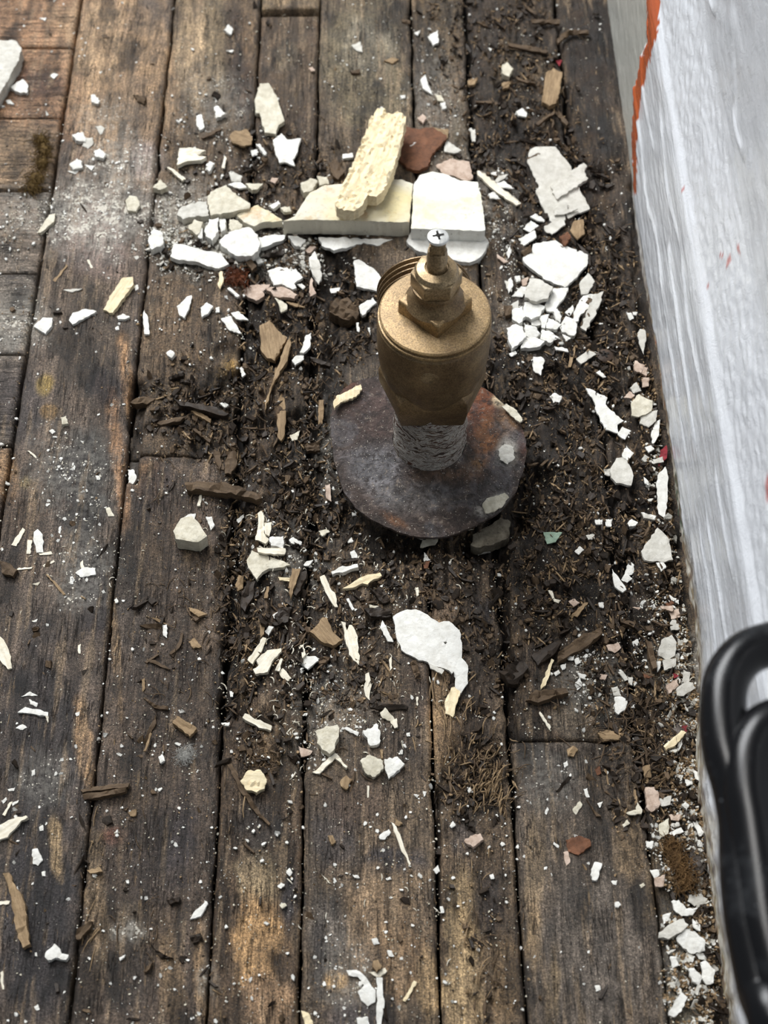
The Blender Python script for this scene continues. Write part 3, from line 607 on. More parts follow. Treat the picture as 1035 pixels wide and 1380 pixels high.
def build_flange():
    n, R = 120, 0.0485; rs = np.concatenate([[0.0183, 0.0195, 0.0215, 0.024], np.linspace(.0265, .0475, 15), [.0485]])
    ox, oy = AX - fx, AY - fy
    V = []; 
    for k, r in enumerate(rs):
        for i in range(n):
            a = 2 * math.pi * i / n
            rim = R * (1 + 0.012 * math.sin(3 * a + 1) + 0.01 * math.sin(7 * a) + .02 * math.exp(-((a - 2.75) / .18) ** 2) + .2 * math.exp(-((a - 2.4) / .36) ** 2)) + random.Random(i).uniform(-.0003, .0003)
            f = (r - rs[0]) / (rs[-1] - rs[0]); cx = ox * (1 - f); cy = oy * (1 - f); rr = rs[0] * (1 - f) + rim * f if r > rs[0] else rs[0]
            z = 0.0125 + 0.0065 * math.exp(-(r - .018) / .006) - 0.0018 * f * f + 0.0008 * math.sin(2 * a + .6) * f
            V.append((cx + rr * math.cos(a), cy + rr * math.sin(a), z + 0.05 * (cy + rr * math.sin(a))))
    V = np.array(V); V[:, 2] += (fbm(V[:, 0] * 160 + 50, V[:, 1] * 160 + 50, 9, 3) - .5) * .0009
    nr = len(rs); W = V.copy(); W[:, 2] -= 0.0016
    i = np.arange(nr * n).reshape(nr, n); j = np.roll(i, -1, 1)
    Fq = np.stack([i[:-1], i[1:], j[1:], j[:-1]], -1).reshape(-1, 4); m = nr * n
    Fb = Fq[:, ::-1] + m
    Fo = np.stack([i[-1], i[-1] + m, j[-1] + m, j[-1]], -1); Fi = np.stack([i[0], j[0], j[0] + m, i[0] + m], -1)
    A = np.concatenate([V, W]); o = from_arr('floor_flange', A, np.concatenate([Fq, Fb, Fo, Fi]), flange_mat(), None, smooth=True, loc=(fx, fy, 0))
    smooth_ang(o, .9)
    px, py = Q(A[:, 0] + fx, A[:, 1] + fy, A[:, 2])
    rgb = np.empty((len(A), 3)); rgb[:] = srgb(66, 54, 48)
    for cx, cy, rx, ry, an, c, am in [(500, 560, 40, 50, 0, (78, 60, 56), .6), (510, 630, 40, 34, 20, (132, 132, 136), .6), (560, 670, 60, 22, 0, (108, 104, 102), .6), (640, 540, 34, 50, 40, (112, 62, 32), .9),  # the blue-grey oval at left puts the iron's sheen into the colour
                                      (655, 600, 16, 40, 10, (128, 82, 44), .8), (690, 560, 18, 24, 30, (140, 104, 70), .8), (675, 540, 12, 10, 30, (222, 204, 168), .8), (683, 612, 15, 20, 10, (200, 192, 178), .75), (665, 680, 22, 10, -30, (208, 200, 186), .9),
                                      (705, 600, 7, 26, 0, (92, 52, 36), .8), (640, 625, 16, 12, 0, (150, 110, 66), .6), (470, 520, 16, 12, -30, (96, 60, 44), .7), (600, 640, 60, 10, 0, (112, 84, 60), .5), (530, 700, 20, 6, 30, (120, 80, 48), .6)]:
        k = (blob(px, py, cx, cy, rx, ry, an, .6) * am)[:, None]; rgb = rgb * (1 - k) + np.array(srgb(*c)) * k
    setattr_c(o.data, 'tone', rgb)
    tag(o, 'round rusty iron floor flange with a painted-in grey sheen around the valve pipe', 'flange')
    return o
flange = build_flange()

# ---------------------------------------------------------------- black tubular frame at the right
def black_mat():
    t = NT('black_gloss'); o = t.world(); sp = t.ramp(t.voro(o, 120), [(.03, 1), (.07, 0)])
    n = t.noise(o, 60, 4, .6)
    k = t.math('MULTIPLY', sp, t.ramp(n, [(.45, 0), (.6, .8)])); dust = t.math('ADD', k, t.ramp(t.noise(o, 35, 5, .7), [(.5, 0), (.8, .12)]))
    return t.set(Base_Color=t.mix(dust, srgb(12, 12, 14), srgb(150, 155, 160)), Roughness=t.math('ADD', .24, t.math('MULTIPLY', dust, .4)), Specular_IOR_Level=.3)
BLK = black_mat()
def tube(pts, r, n=20, rings=64):
    from mathutils.geometry import interpolate_bezier
    p = [Vector(q) for q in pts]; C = []
    for i in range(len(p) - 1):
        a, b = p[i], p[i + 1]; ta = (p[min(i + 1, len(p) - 1)] - p[max(i - 1, 0)]) / 6; tb_ = (p[min(i + 2, len(p) - 1)] - p[i]) / 6
        C += interpolate_bezier(a, a + ta, b - tb_, b, 9)[:-1]
    C.append(p[-1]); bm = bmesh.new(); rows = []
    u = Vector((0, 0, 1))
    for i, c in enumerate(C):
        t = (C[min(i + 1, len(C) - 1)] - C[max(i - 1, 0)]).normalized()
        s = t.cross(u).normalized(); v = s.cross(t)
        rr = r[0] + (r[1] - r[0]) * i / (len(C) - 1)
        rows.append([bm.verts.new(c + rr * (math.cos(2 * math.pi * k / n) * s + math.sin(2 * math.pi * k / n) * v)) for k in range(n)])
    for a, b in zip(rows, rows[1:]):
        for k in range(n): bm.faces.new((a[k], a[(k + 1) % n], b[(k + 1) % n], b[k]))
    bm.faces.new(rows[0]); bm.faces.new(rows[-1][::-1]); bmesh.ops.recalc_face_normals(bm, faces=bm.faces); return bm
ZH = 0.205
def hp(pts, z=ZH): return [(*P(x, y, z), z) for x, y in pts]
frame = empty('tubular_frame', (*P(1010, 1100, ZH), 0.0))
tag(frame, 'glossy black bent tube frame at the lower right in front of the white baseboard', 'frame')
def ftube(name, pts, r, z=ZH, extra=()):
    bm = tube(hp(pts, z) + list(extra), r); off = frame.location
    bmesh.ops.translate(bm, vec=-off, verts=bm.verts); o = from_bm(name, bm, BLK, frame, smooth=True); return o
low = P(1046, 1480, ZH)
ftube('outer_tube', [(1082, 866), (1060, 866), (1038, 868), (1004, 882), (981, 912), (974, 955), (978, 1010), (992, 1060), (1001, 1110), (1004, 1180), (1012, 1250), (1028, 1330), (1046, 1420)], (.0070, .0078), extra=[(low[0], low[1] - .03, .15), (low[0], low[1] - .045, .08), (low[0], low[1] - .05, .001)])
ftube('inner_tube', [(1088, 980), (1064, 974), (1042, 976), (1020, 994), (1009, 1026), (1008, 1070), (1015, 1115), (1024, 1180), (1034, 1250), (1052, 1330), (1070, 1420)], (.0076, .0080), ZH + .003)
ftube('lower_tube', [(1086, 1040), (1074, 1036), (1060, 1034), (1044, 1050), (1038, 1090), (1040, 1160), (1050, 1260), (1068, 1350), (1090, 1440)], (.0070, .0074), ZH + .0015)

for ch in valve.children:
    if ch.name.split('.')[0] in ('bonnet_cap', 'cast_mark'): ch.location.z -= 0.0012

# ---------------------------------------------------------------- loose pieces lying on the boards
# outline crops: origin and magnification of the part of the floor each outline was measured on
T = dict(a=(0, 0, 2.957), b=(350, 0, 2.957), c=(685, 0, 2.957), d=(0, 350, 2.957), e=(350, 350, 2.957), f=(685, 350, 2.957), g=(0, 690, 2.957), h=(350, 690, 2.957),
         i=(685, 690, 2.957), j=(0, 1030, 2.957), k=(350, 1030, 2.957), l=(685, 1030, 2.957), p=(220, 180, 4.705), q=(380, 120, 3.45), r=(635, 180, 4.3125), t=(300, 680, 4.3125))
KIND = dict(f=('paint_flake', 'flake'), c=('plaster_chunk', 'plaster'), s=('wood_splinter', 'splinter'), w=('wood_chunk', 'wood'), t=('twig', 'twig'), p=('pebble', 'pebble'))
# crop, material, kind, thickness mm | label | outline
PIECES = '''
q Y c 11.5|cream-stained plaster block under the long cream wood chunk, left of its pair|5,612 60,590 95,530 130,480 200,446 270,440 400,425 500,418 560,420 610,440 600,520 592,616 560,618 300,610 100,606
q X c 11.5|whiter plaster block with yellow stains, right block of the pair behind the valve stem|612,445 640,400 700,382 760,395 830,425 910,430 930,520 945,655 930,658 770,652 600,648 608,540
p Y c 5|yellow-topped plaster piece butting the left end of the cream plaster block|465,510 500,480 560,470 600,455 700,510 755,552 690,562 640,560 575,590 500,545
q W c 2.4|thin white underlayer sticking out below the left plaster block|170,690 515,696 440,728 380,712 300,738 240,750 185,728
q C w 7|long cream chunk of fresh wood leaning across the plaster block|445,70 478,72 485,95 520,100 540,85 577,118 565,190 545,280 520,380 470,490 440,515 400,512 375,560 335,585 290,582 255,568 247,540 290,440 345,310 380,220 410,130
p W c 3||790,650 850,650 900,670 870,715 830,710
q O c 2.4|reddish-brown flat scale behind the plaster blocks with a white sliver on it|575,170 640,185 700,175 765,215 765,235 700,300 680,360 640,378 580,365 535,310 560,240
q T f 1.2||700,178 775,190 765,240 735,222
q K f 1.2|tan ragged flake bridging behind the right plaster block|715,355 780,325 870,335 888,410 860,425 790,400 750,395
q G f 1||760,235 835,285 800,297 755,290
q W f .7||552,258 575,248 625,250 600,268
q W c 2||283,300 330,298 333,318 285,322
q B c 3||215,340 245,320 290,385 260,415 235,400
q P c 5||85,440 130,415 165,425 140,470 100,480
q P c 5||165,405 210,408 218,440 175,445
r S s 1.6|thin lath strip with a white end slanting right of the plaster blocks|35,220 50,222 160,300 290,402 262,412 215,385 130,325 38,245
r G f 1.2|large layered off-white flake nearest the baseboard behind the ribbed one|345,90 375,75 490,75 530,130 580,190 580,220 620,300 690,435 600,470 540,505 470,515 430,460 375,330 395,305 365,250 325,160
r G c 2.2|oblong white strip lying across the large layered flake|460,300 590,210 655,170 675,190 660,225 680,260 640,290 500,378 485,350
r G f 1||480,440 520,390 560,400 560,440 620,435 550,465 485,472
r B s 1.2||325,140 360,120 415,112 390,135 335,158
r G f 1||425,535 470,515 540,500 548,535 470,585 430,560
r W f 2.2|large white flake with ribbed grooves right of the valve|300,720 350,690 360,645 420,628 490,622 540,655 620,675 678,700 672,765 600,840 545,888 440,850 360,790 310,750
r W f 1||300,550 345,510 392,535 345,570
r W f 1||275,610 370,565 378,605 300,652
r W f 1||340,485 370,468 425,490 425,508 380,505
r W f .8||138,290 190,275 250,318 170,310
r W f .8||100,350 130,340 170,375 110,375
r G f .8||138,270 160,245 215,238 190,262 150,280
r W f .8||115,228 145,220 150,245 130,252
r O c 3||510,600 560,570 580,600 545,645
r T f 1.4||575,560 600,505 650,500 660,580 620,610
r G f 1.4|grey curled flake beside the ribbed white flake|630,870 680,810 718,860 680,925 640,930
r G c 2.6|flat grey-white plaster slab topping the rubble pile right of the valve|340,840 400,845 475,890 445,960 380,975 315,950 320,890
r W f 1||235,940 290,890 330,890 300,945
r W f 1.6||430,990 480,900 565,900 545,950 480,1030 440,1025
r W c 3||310,980 370,970 430,1000 400,1060 350,1080 290,1050
r W c 3||240,1020 300,1000 320,1060 280,1100 240,1070
r W c 3||205,1130 260,1105 300,1120 320,1180 240,1250 215,1190
r W c 3||310,1110 370,1120 400,1160 350,1190 310,1170
r W c 3||300,1190 350,1180 430,1205 400,1235 290,1245
r W c 3||410,1140 460,1150 510,1180 460,1215 400,1195
r W c 2.4||400,1060 455,1050 430,1130 410,1125
r W c 2.4||450,1070 525,1110 500,1135 435,1130
r W c 2||475,1030 500,1015 525,1060 515,1095 490,1070
r W c 2.4||340,1070 395,1070 400,1110 350,1115
r W c 2.4|white blocky chip at the right of the rubble pile, upper of two joined|610,1010 650,945 715,935 700,990 630,1060 625,1085 585,1085
r G c 2|long upright strip of white chip at the right end of the rubble pile|715,935 768,920 745,1000 670,1140 635,1120 680,1020
r W c 3.6||515,1120 550,1060 600,1080 615,1120 600,1170 530,1150
r W f 1||530,1165 580,1185 550,1205
r W f .8||545,1040 590,995 595,1030 570,1060
r K c 2.4||290,850 330,830 325,870 300,880
r W c 2||250,830 285,825 285,855 260,860
r W f 1||205,690 225,655 235,690 215,720
r K f 1||150,700 215,740 190,750 155,725
r G f 1||195,850 240,860 235,920 205,900
r B c 3||290,680 345,645 355,680 310,705
r B c 3||190,1000 240,1000 240,1045 200,1055
f W f 1|small tall white flake in front of the rubble pile|90,390 130,385 145,400 130,460 100,440
f W c 2||165,545 185,530 213,543 205,565 180,570
f W f 1.2|long stepped white flake on black rot between the flange and baseboard|308,512 340,520 395,550 388,575 410,600 460,640 435,655 440,690 385,675 350,600 345,570
f W f .9||435,695 455,665 490,680 465,715 445,705
f G f 1.6|thick round off-white flake with a pointed white flake touching it|405,835 430,790 465,785 490,830 498,860 490,898 430,890 410,870
f W f 1||455,770 470,740 500,770 475,800 455,785
f G f .9||380,835 405,830 405,860 385,855
f W f 1||545,745 570,738 583,755 560,768
f G f .9||560,800 615,785 620,805 580,812
f G f .8|small grey leaf-shaped flake propped against the baseboard foot|515,300 525,275 545,280 550,310 540,375 525,340
f K c 2||505,400 545,420 530,450 505,440
f K c 2||530,420 556,430 550,460 530,450
f G f 1||485,510 510,488 530,520 500,530
f K f 1||460,545 485,525 505,540 490,552
f P f 1.4|pale cracked flake by the baseboard above the bluish upright flake|490,570 520,535 575,560 570,600 520,625 490,620
f G f 1.4||530,610 595,600 590,640 560,665 525,650
f W f 1||585,650 605,635 600,700 575,735 570,690
f R f .8||605,760 630,740 632,790 600,820
f K f 1||530,470 560,470 560,500 535,505
f W f .8||350,450 365,440 390,465 378,468
f W f .8||470,210 490,212 500,232 485,240
f W f .8||495,207 515,208 512,220 500,220
f W f .8||0,375 30,362 35,372 12,385
f T f 1||245,380 265,378 250,425 238,425
f G f 1||270,395 320,360 360,370 290,415
f G f 1||10,180 40,160 45,200 20,240
f W f 1||0,80 12,70 20,100 0,130
f W f .9||182,348 235,352 240,365 190,362
f W f .8|bluish-white upright flake leaning at the baseboard foot|590,900 600,850 625,825 638,870 635,960 625,1025 600,1010
f G f 1||530,1010 590,1020 585,1035 540,1030
f W f 1||540,865 560,885 560,898 545,890
i G f 1.6|pale triangular flake lying against the baseboard foot|595,62 612,75 642,110 656,190 610,197 545,190 530,155
i W f 1||530,0 590,15 580,28 540,20
i W c 3||478,45 495,28 520,42 510,55 485,57
i W f 1||465,250 480,190 502,210 500,245 485,250
i W f 1||450,270 470,235 495,265 475,280
i W f 1||415,225 440,260 470,310 455,320 425,300
i W f 1||590,200 620,200 630,220 610,235
i W f 1||345,30 375,30 375,48 350,48
i W f 1||385,30 415,25 410,58 390,55
i G f 1||310,92 345,85 345,105 320,108
i W f .9||265,155 285,135 302,150 280,168
i N f .9|pale green chip in front of the flange, toward the baseboard|140,80 215,82 190,118 155,125
i S s 1||160,310 175,315 185,345 210,350 200,362 180,355
i K f 1||240,355 265,345 285,360 260,378
i D s 3.5|black rotten stick meeting a brown one in front of the flange|95,570 130,545 200,510 215,520 190,560 120,610
i B s 3.5|brown rotten stick running up toward the baseboard from the black one|200,560 290,490 370,460 375,480 330,520 260,560 195,600
i C s 1.2|pale splinter standing below the black rotten stick|172,585 183,590 150,690 130,705 135,680
i B s 3|grey-brown bark-like stick across the board joint|70,745 110,708 230,705 240,725 180,740 120,760
i D w 5|black charred chunk with cream edge over the board gap|-35,630 10,600 60,590 80,620 40,680 0,680
i K f 1||390,530 440,520 450,540 425,560 400,550
i W f 1||265,585 280,578 290,598 270,606
i W f 1||275,640 310,648 305,665 285,660
i W f 1||265,680 285,660 295,690 275,708
i W f .8||235,575 262,575 260,590 240,590
i W f .8||180,640 200,628 208,640 190,652
i W f .8||208,610 230,603 230,620 215,628
i K f 1||357,645 395,648 385,668 365,665
i G f 1||435,640 450,630 478,665 465,672
i G f 1||410,700 435,695 450,730 420,730
i W c 2.2||425,735 455,735 475,750 470,780 440,805 425,790
i W f 1||487,768 515,768 508,780 490,778
i G f 1||478,655 498,660 495,690 480,685
i O f 1||538,645 575,655 560,662 540,660
i T s 2|pale tattered strip on a root-like twig near the black frame|355,880 400,865 460,880 450,905 380,912
i T c 2.4||235,945 260,930 280,945 262,972 240,970
i S s .8||125,795 170,855 165,866 122,802
i W f 1||220,1000 235,990 238,1010 225,1018
i G f 1.4|largest off-white flake in the litter beside the black frame|600,540 610,510 650,490 670,520 665,570 640,585 600,570
i G f 1.2||615,588 670,582 668,612 622,628
i G f 1.4|pale lobed flake touching a pink one near the black frame|670,700 700,680 735,680 745,700 700,730 672,728
i G f 1||700,630 725,640 720,680 695,675
i K c 2|pink chip in the litter beside the black frame|628,690 675,660 680,690 640,722
i W f 1||700,760 738,775 735,800 710,790
i R f .8||655,640 680,650 660,662
i C s 2.5|tan splinter with a red painted end by the baseboard|620,930 690,870 710,880 665,930 630,945
i R f 1.2||690,850 715,850 710,885 692,890
i G f 1||645,440 660,420 688,440 685,465 650,470
i K f 1||605,375 660,372 655,395 610,385
i K f 1||640,395 680,385 685,420 650,425
i W f 1||640,330 680,350 680,365 650,350
i O f 1||625,365 650,352 662,362 640,378
i K f .8||495,378 535,378 520,388
i W f 1||495,515 515,505 520,520 500,533
i W f 1||360,360 380,360 380,380 365,378
i W f 1||590,595 610,590 605,620 595,635
i W f 1||680,920 695,905 690,935 665,965
i B s 3||545,510 570,515 590,620 575,625
i B s 2.4||435,390 470,430 510,440 500,460 450,440
i T s 2||250,410 300,360 318,358 275,415
i B f 1.4||390,200 410,210 400,240 385,230
l K c 2.4|tan squarish chip at the upper end of the baseboard litter|545,92 580,90 600,120 605,160 570,187 550,170
l P f 1.4||470,192 510,180 515,150 535,180 530,198 480,198
l G f 1||600,135 650,125 645,160 610,165
l W c 2.6||690,160 705,145 720,160 712,180
l W f 1||705,60 740,50 735,80 708,85
l W f 1||735,15 755,30 765,70 745,60
l W f 1||730,210 745,215 780,270 765,290 740,240
l W s 2|white strip standing against the baseboard beside the brown fibre tuft|790,375 815,380 825,450 805,450
l W c 2||548,305 580,305 572,335 555,330
l W f 1||565,420 600,420 603,440 585,455
l K f 1.4||582,452 625,440 620,485 588,485
l P f 1||600,240 640,215 640,275 605,290
l W f 1||640,275 690,250 700,270 660,285
l W f 1||750,300 775,295 775,330 755,325
l K f 1||640,200 690,200 680,225 650,220
l O f 1||345,20 365,5 372,35 355,42
l T f 1||535,10 565,0 570,50 545,50
l W f 1.2|white star-shaped flake at the top of the white flakes beside the black frame|650,545 680,540 710,575 755,570 735,600 690,605 660,580
l G f 1.2||720,520 770,515 790,550 750,570 715,545
l W f 1||615,600 650,590 640,620 620,635
l G c 2.6|rounded oblong plaster chip resting on the board edge among the white flakes|600,690 602,670 640,640 700,615 720,640 690,670 640,697
l W c 2.4|crumpled white flake in the middle of the flake heap at lower right|670,690 705,655 740,665 785,700 785,740 730,752 690,720
l W f 1||735,615 765,640 765,665 738,650
l W f 1||720,760 745,765 735,788 720,780
l W f 1||745,750 790,750 790,780 760,775
l W f 1||645,765 670,765 680,800 655,812
l G f 1||630,745 668,738 640,757
l W f 1.6|smooth white flake at lower right, right one of a pair|765,790 785,780 825,820 818,870 790,877 770,850 775,820
l W f 1.6|smooth white flake at lower right, left one of a pair|715,815 740,812 775,850 760,880 735,865
l G f 1||740,910 755,875 770,880 755,920
l W f 1.8|kidney-shaped white flake, the lowest at lower right beside the baseboard|640,985 665,940 690,908 714,930 690,985 660,1006 642,998
l O f 2|rusty brown leaf-like flake on the grey board|230,300 280,285 325,300 330,325 280,360 240,345
l K f 1||220,350 240,345 247,390 232,403
l W c 2.4|clean white oblong chip on the grey board|328,440 345,388 375,395 355,460 335,460
l W c 2||425,550 440,546 450,560 440,570 428,568
l P f 1||255,180 285,145 295,160 270,200
l B s 2||310,140 325,160 370,205 350,205
l D t 1.4||190,105 240,45 250,50 205,108
l W f .9||355,155 378,148 365,172
l W f .9||145,190 155,170 162,178 152,200
l P f 1||455,240 475,220 485,235 460,250
l T s 1||500,100 508,100 515,150 505,165
l W f .9||410,465 435,462 432,480 418,478
l P f .9||522,480 540,470 545,482 530,492
l W f .9||345,880 365,880 368,898 350,905
l W f .9||300,100 315,95 325,130 312,130
l W f .9||182,308 203,325 200,332 180,318
k W f 1.4|forked white flake at the bottom of the frame, wide left half|345,820 385,818 425,850 462,900 460,945 430,962 405,940 390,905 415,880 390,845 355,840
k W f 1.6|narrow white strip beside the forked white flake at the bottom|465,850 490,850 497,960 485,1045 465,1045 470,940
k S s 1||430,825 470,828 500,812 508,825 480,848 465,846
k W f 1.4||385,1010 430,1005 438,1045 388,1045
k C s 1.6|cream splinter at the very bottom on the narrow board|165,980 195,990 218,1045 182,1045
k W f 1.2|small slipper-shaped white chip beside the thin upright stick|475,290 485,275 515,258 522,270 500,298 480,297
k S s 1|thin pale stick lying straight on the middle board|525,230 535,235 570,310 602,395 597,402 560,330
k S s .7||245,435 285,475 275,472
k K c 2.4|pinkish lump on the fibrous board in front of the tan shreds|815,305 840,285 880,275 893,300 860,325 850,330
k W f 1||757,245 770,225 782,240 765,252
k W f 1||690,420 710,400 718,425 705,435
k T c 2|flat tan chip below the two pale chips on the middle board|318,70 345,42 368,60 345,98 322,85
k T c 2||270,285 290,282 303,305 285,320
k T f 1||540,215 570,235 555,245 540,240
k W f 1||445,695 465,690 478,712 455,718
k W f 1||508,740 525,742 535,765 515,765
k T c 3.5|small tan nut-like pebble just behind the forked white flake|450,780 470,775 485,800 465,825 448,805
k W f 1||70,485 85,470 100,478 85,495
k W f 1||105,430 118,412 130,430 120,445
k P f 1||78,560 100,552 108,562 90,575
k C s 1.2||615,862 628,868 580,945 570,940
k W f .9||502,455 520,447 525,458 508,462
k W f .9||370,440 392,442 398,452 378,452
k W f .9||613,118 635,122 628,132
k W f .9||650,105 665,108 655,128
k W f .9||915,440 930,435 935,455 922,457
k W f .9||718,565 730,565 735,590 722,590
k W f .9||825,90 840,90 850,110 832,112
k S s .8||428,85 436,85 434,130 428,130
h W f 1.6|big curved white flake with a small hole and a narrow tail|530,420 570,395 620,388 670,410 715,440 755,435 795,470 806,520 805,580 830,610 830,680 805,715 790,735 778,700 780,660 755,630 680,605 620,580 565,550 545,500
h C f 1.6|cream-tipped tail piece joined to the big curved white flake|772,690 800,715 790,755 770,815 740,800 742,745 760,715
h G f 1.2||672,600 735,630 725,645 680,622
t T w 3.2|tan peeled splinter of wood left of the big curved flake|505,740 545,700 580,655 605,655 625,700 640,740 660,760 690,790 640,820 590,805 545,770
t S s 2.4|broad fresh splinter right of the tan peeled one|688,682 715,685 722,730 735,700 750,700 785,770 795,900 790,930 760,900 735,870 715,790
h W s 1.6|white dash of splinter just left of the big curved flake|480,460 490,432 505,455 533,515 510,512
h W c 3|finger-shaped white splinter in front of the flange|285,235 330,215 390,207 393,220 330,240 290,245
h C s 2.2|pale pointed splinter with brown tinge in front of the flange|330,302 400,260 430,248 480,240 487,255 440,275 430,290 410,282 370,300
h S s 2|bright white splinter slanting in front of the flange's left|240,258 258,250 280,300 300,320 312,375 300,375 285,355 270,330
h W f 1.2||345,345 355,343 378,385 368,390
h S s 1.6||415,700 430,640 445,690 438,748 420,730
h P f 1.2||235,75 285,72 250,95
h W f 1.2||360,165 375,152 390,180 370,188
h P c 5|cream-grey angular stone on the middle board in front of the splinters|225,870 265,852 310,848 315,880 300,940 278,962 228,920
h W c 3|bright crumpled chip right of the cream-grey stone|410,870 440,862 465,840 480,880 475,920 440,930
h P c 3.4|tan rounded chip, left one of two side by side on the middle board|400,990 430,968 490,990 492,1020 460,1052 430,1045 410,1015
h W c 2.4|white angular chip, right one of two side by side on the middle board|498,985 550,975 578,1005 540,1040 515,1060 503,1030
h P f 1.2||480,800 500,780 545,830 550,860 520,830 490,820
h W s 1.4||335,860 345,855 395,875 390,890
h K f 1.2||155,935 210,950 200,965 165,975
h S s 1.8|forked white bony splinter left of the tan rounded chip|210,1035 250,1000 300,960 350,1015 345,1022 300,980 262,1015 240,1040
h S s .8||515,590 525,575 528,620 518,632
h S s .8||520,835 545,820 550,855 538,860
h D s 3|blackened curl of wood at the left of the big curved flake's top|415,385 470,375 525,390 520,415 440,420
h D t 2||440,780 500,765 590,770 585,785 500,785
h B s 2||600,600 625,590 640,640 620,660
h W f .9||585,880 600,878 600,892 588,892
h W f .9||345,110 365,100 372,118 352,122
h O f .9||650,200 680,195 670,222 655,222
h T s 1||480,945 490,945 490,980 483,980
h D t 1.4||360,640 400,690 395,695
h S s 1||625,735 632,735 630,770 624,765
h S s .8||620,300 632,300 634,330 626,335
t S s 2.2|tall white splinter standing over the cream torn piece|205,50 225,35 240,60 240,160 270,200 250,225 190,200 205,130
t S s 1.6|shorter splinter joined to the right of the tall white one|240,105 285,100 270,180 245,170
t W c 2.4|square whitish chip right of the tall white splinter|272,190 352,182 352,250 280,235
t W f 1.6|white domed flake with a dark stick under it|385,205 410,188 460,215 455,232 400,225
t D t 2||385,222 490,265 480,272 390,230
t S s 1.6|straight white strip behind the cream torn piece|200,250 365,255 360,285 300,290 205,275
t P f 2.4|cream torn papery piece below the tall white splinter|140,320 170,265 250,290 330,320 395,350 330,365 270,370 230,395 200,440 150,365
t C s 1.2||320,420 400,425 390,445 330,438
t T s 1.8|tapered tan-white splinter right of the cream torn piece|405,370 455,368 430,440 395,550 385,470
t W s 1.2||460,350 490,328 528,322 500,355
t W f 1.2||290,640 320,622 343,630 310,668
t W f 1.2||245,735 270,705 298,712 265,760
t S s 2.2|long white splinter leaning left, above the broad split one|145,900 190,835 235,770 255,775 235,830 175,922
t S s 2.6|broad split white splinter below the long white one|175,955 210,930 195,905 260,845 340,832 340,850 300,890 280,930 260,972 190,982
t S s 1.6||305,960 340,890 350,895 330,965
t S s 1.4||450,815 470,810 485,870 465,890
t W f 1.6|ragged white star-like chip left of the broad fresh splinter|440,915 490,880 540,880 558,905 520,935 495,955
t P f 1.2||560,155 600,142 635,150 590,165 575,183
t T s 1.4||75,465 95,410 120,420 120,490 85,500
t T s 1||240,540 255,475 270,475 260,540
t T s 1.2||215,690 240,680 240,750 220,770
t D s 3||845,605 980,610 985,635 860,660
t D s 3||860,500 920,480 975,560 930,570
t P f .9||850,580 910,590 900,600 855,598
t D s 3|charcoal-black patch of rotted wood left of the tapered splinter|440,400 490,380 490,430 430,530 410,500
t D s 3||110,510 150,440 190,440 180,520 130,620 105,590
t D s 3||330,600 400,590 380,680 330,690 300,650
t S s 1.2||330,975 350,950 400,1005 380,1020 340,1000
t S s 1||830,985 850,975 860,1020 835,1060
t W f .9||740,275 765,265 785,300 755,318
t W f .9||720,200 740,190 760,210 735,222
t W f .9||745,20 765,15 785,60 755,65
t W f .9||82,85 120,55 125,70 90,105
g P c 9|cream stone-like plaster lump alone on the left boards|690,75 720,25 765,15 800,55 825,95 790,118 740,112 700,105
g W f 1.4||820,20 845,20 855,50 840,70
g W f 1.2|white droplet flake caught on a thin twig|645,450 665,445 665,500 650,490
g B t 1.4||555,452 600,448 648,448 640,462 580,460
g T s 1.6||750,380 790,388 825,405 790,418 755,395
g T f 1.4||750,515 775,500 803,535 770,542
g T w 3.4|tan block of split wood behind the lint ball|685,840 705,812 783,862 755,893
g T s 1.2|short tan splinter left of the long seam, below the white cluster|182,250 190,250 260,325 250,328
g W f 1.4|white fan-shaped chip with cream tip on the left board|300,240 330,220 380,222 382,248 320,258
g W f 1.6|white oval flake, biggest of the cluster at the left board's upper middle|135,80 150,68 170,90 172,158 145,160 132,110
g S s 1||45,130 90,62 100,70 65,135
g S s 1||105,165 110,110 128,112 120,165
g S s .8||155,165 205,158 210,168 160,172
g S s .8||65,222 130,218 125,226 70,230
g S s .8||170,212 215,192 218,198 175,218
g W s 1.4|long white curved sliver of the group low on the left board|70,800 100,778 190,795 190,812 110,802
g S s .9||180,810 193,815 190,840
g W s .9||85,735 120,715 150,730 110,730
g W f .9||115,745 150,760 145,775 120,765
g W f .9||62,860 90,845 108,858 90,868
g S s 2|white jagged splinter cut off by the left picture edge, at mid height|-20,480 5,500 20,520 43,575 45,620 30,625 0,590 -20,560
g W c 2||630,975 645,962 657,990 640,1000
g W f .9||455,350 465,340 472,358 460,362
g S s .9||320,200 330,190 336,225 325,235
g W f .9||280,258 290,255 292,285 280,285
g W f .9||300,800 318,795 315,810 305,812
g W f .9||235,60 245,55 240,85 232,80
g P f .9||128,285 160,278 150,292
g B c 2||125,460 155,455 150,472 130,472
g B c 2||180,590 205,590 200,618 180,612
g W f .9||128,435 150,425 145,438
g B c 4||-5,190 40,200 70,225 50,250 10,240
g S s .8||310,530 322,525 320,565 312,562
g B t 1.6||570,915 590,870 615,820 625,790 622,840 600,880 575,925
g B t 1.4||570,740 580,735 620,768 670,775 668,785 615,780
g B t 1.2||720,480 730,480 725,515 690,575 682,572 712,515
g B t 1.2||585,590 620,590 680,625 640,615
g T s 1.2||570,950 600,880 606,884 580,950
g B t 1.2||735,365 745,370 760,405 775,425 755,410
g B t 1||575,595 630,565 634,570 585,600
g T s 1||565,670 578,662 578,700 568,715
g T t 1||580,412 640,430 700,460 640,440
g B t 1||505,880 530,900 525,903
g W f .9||880,840 915,838 910,852 890,850
g W f .9||915,712 932,712 928,735 918,735
g T s 1.6||945,260 970,255 968,300 945,312
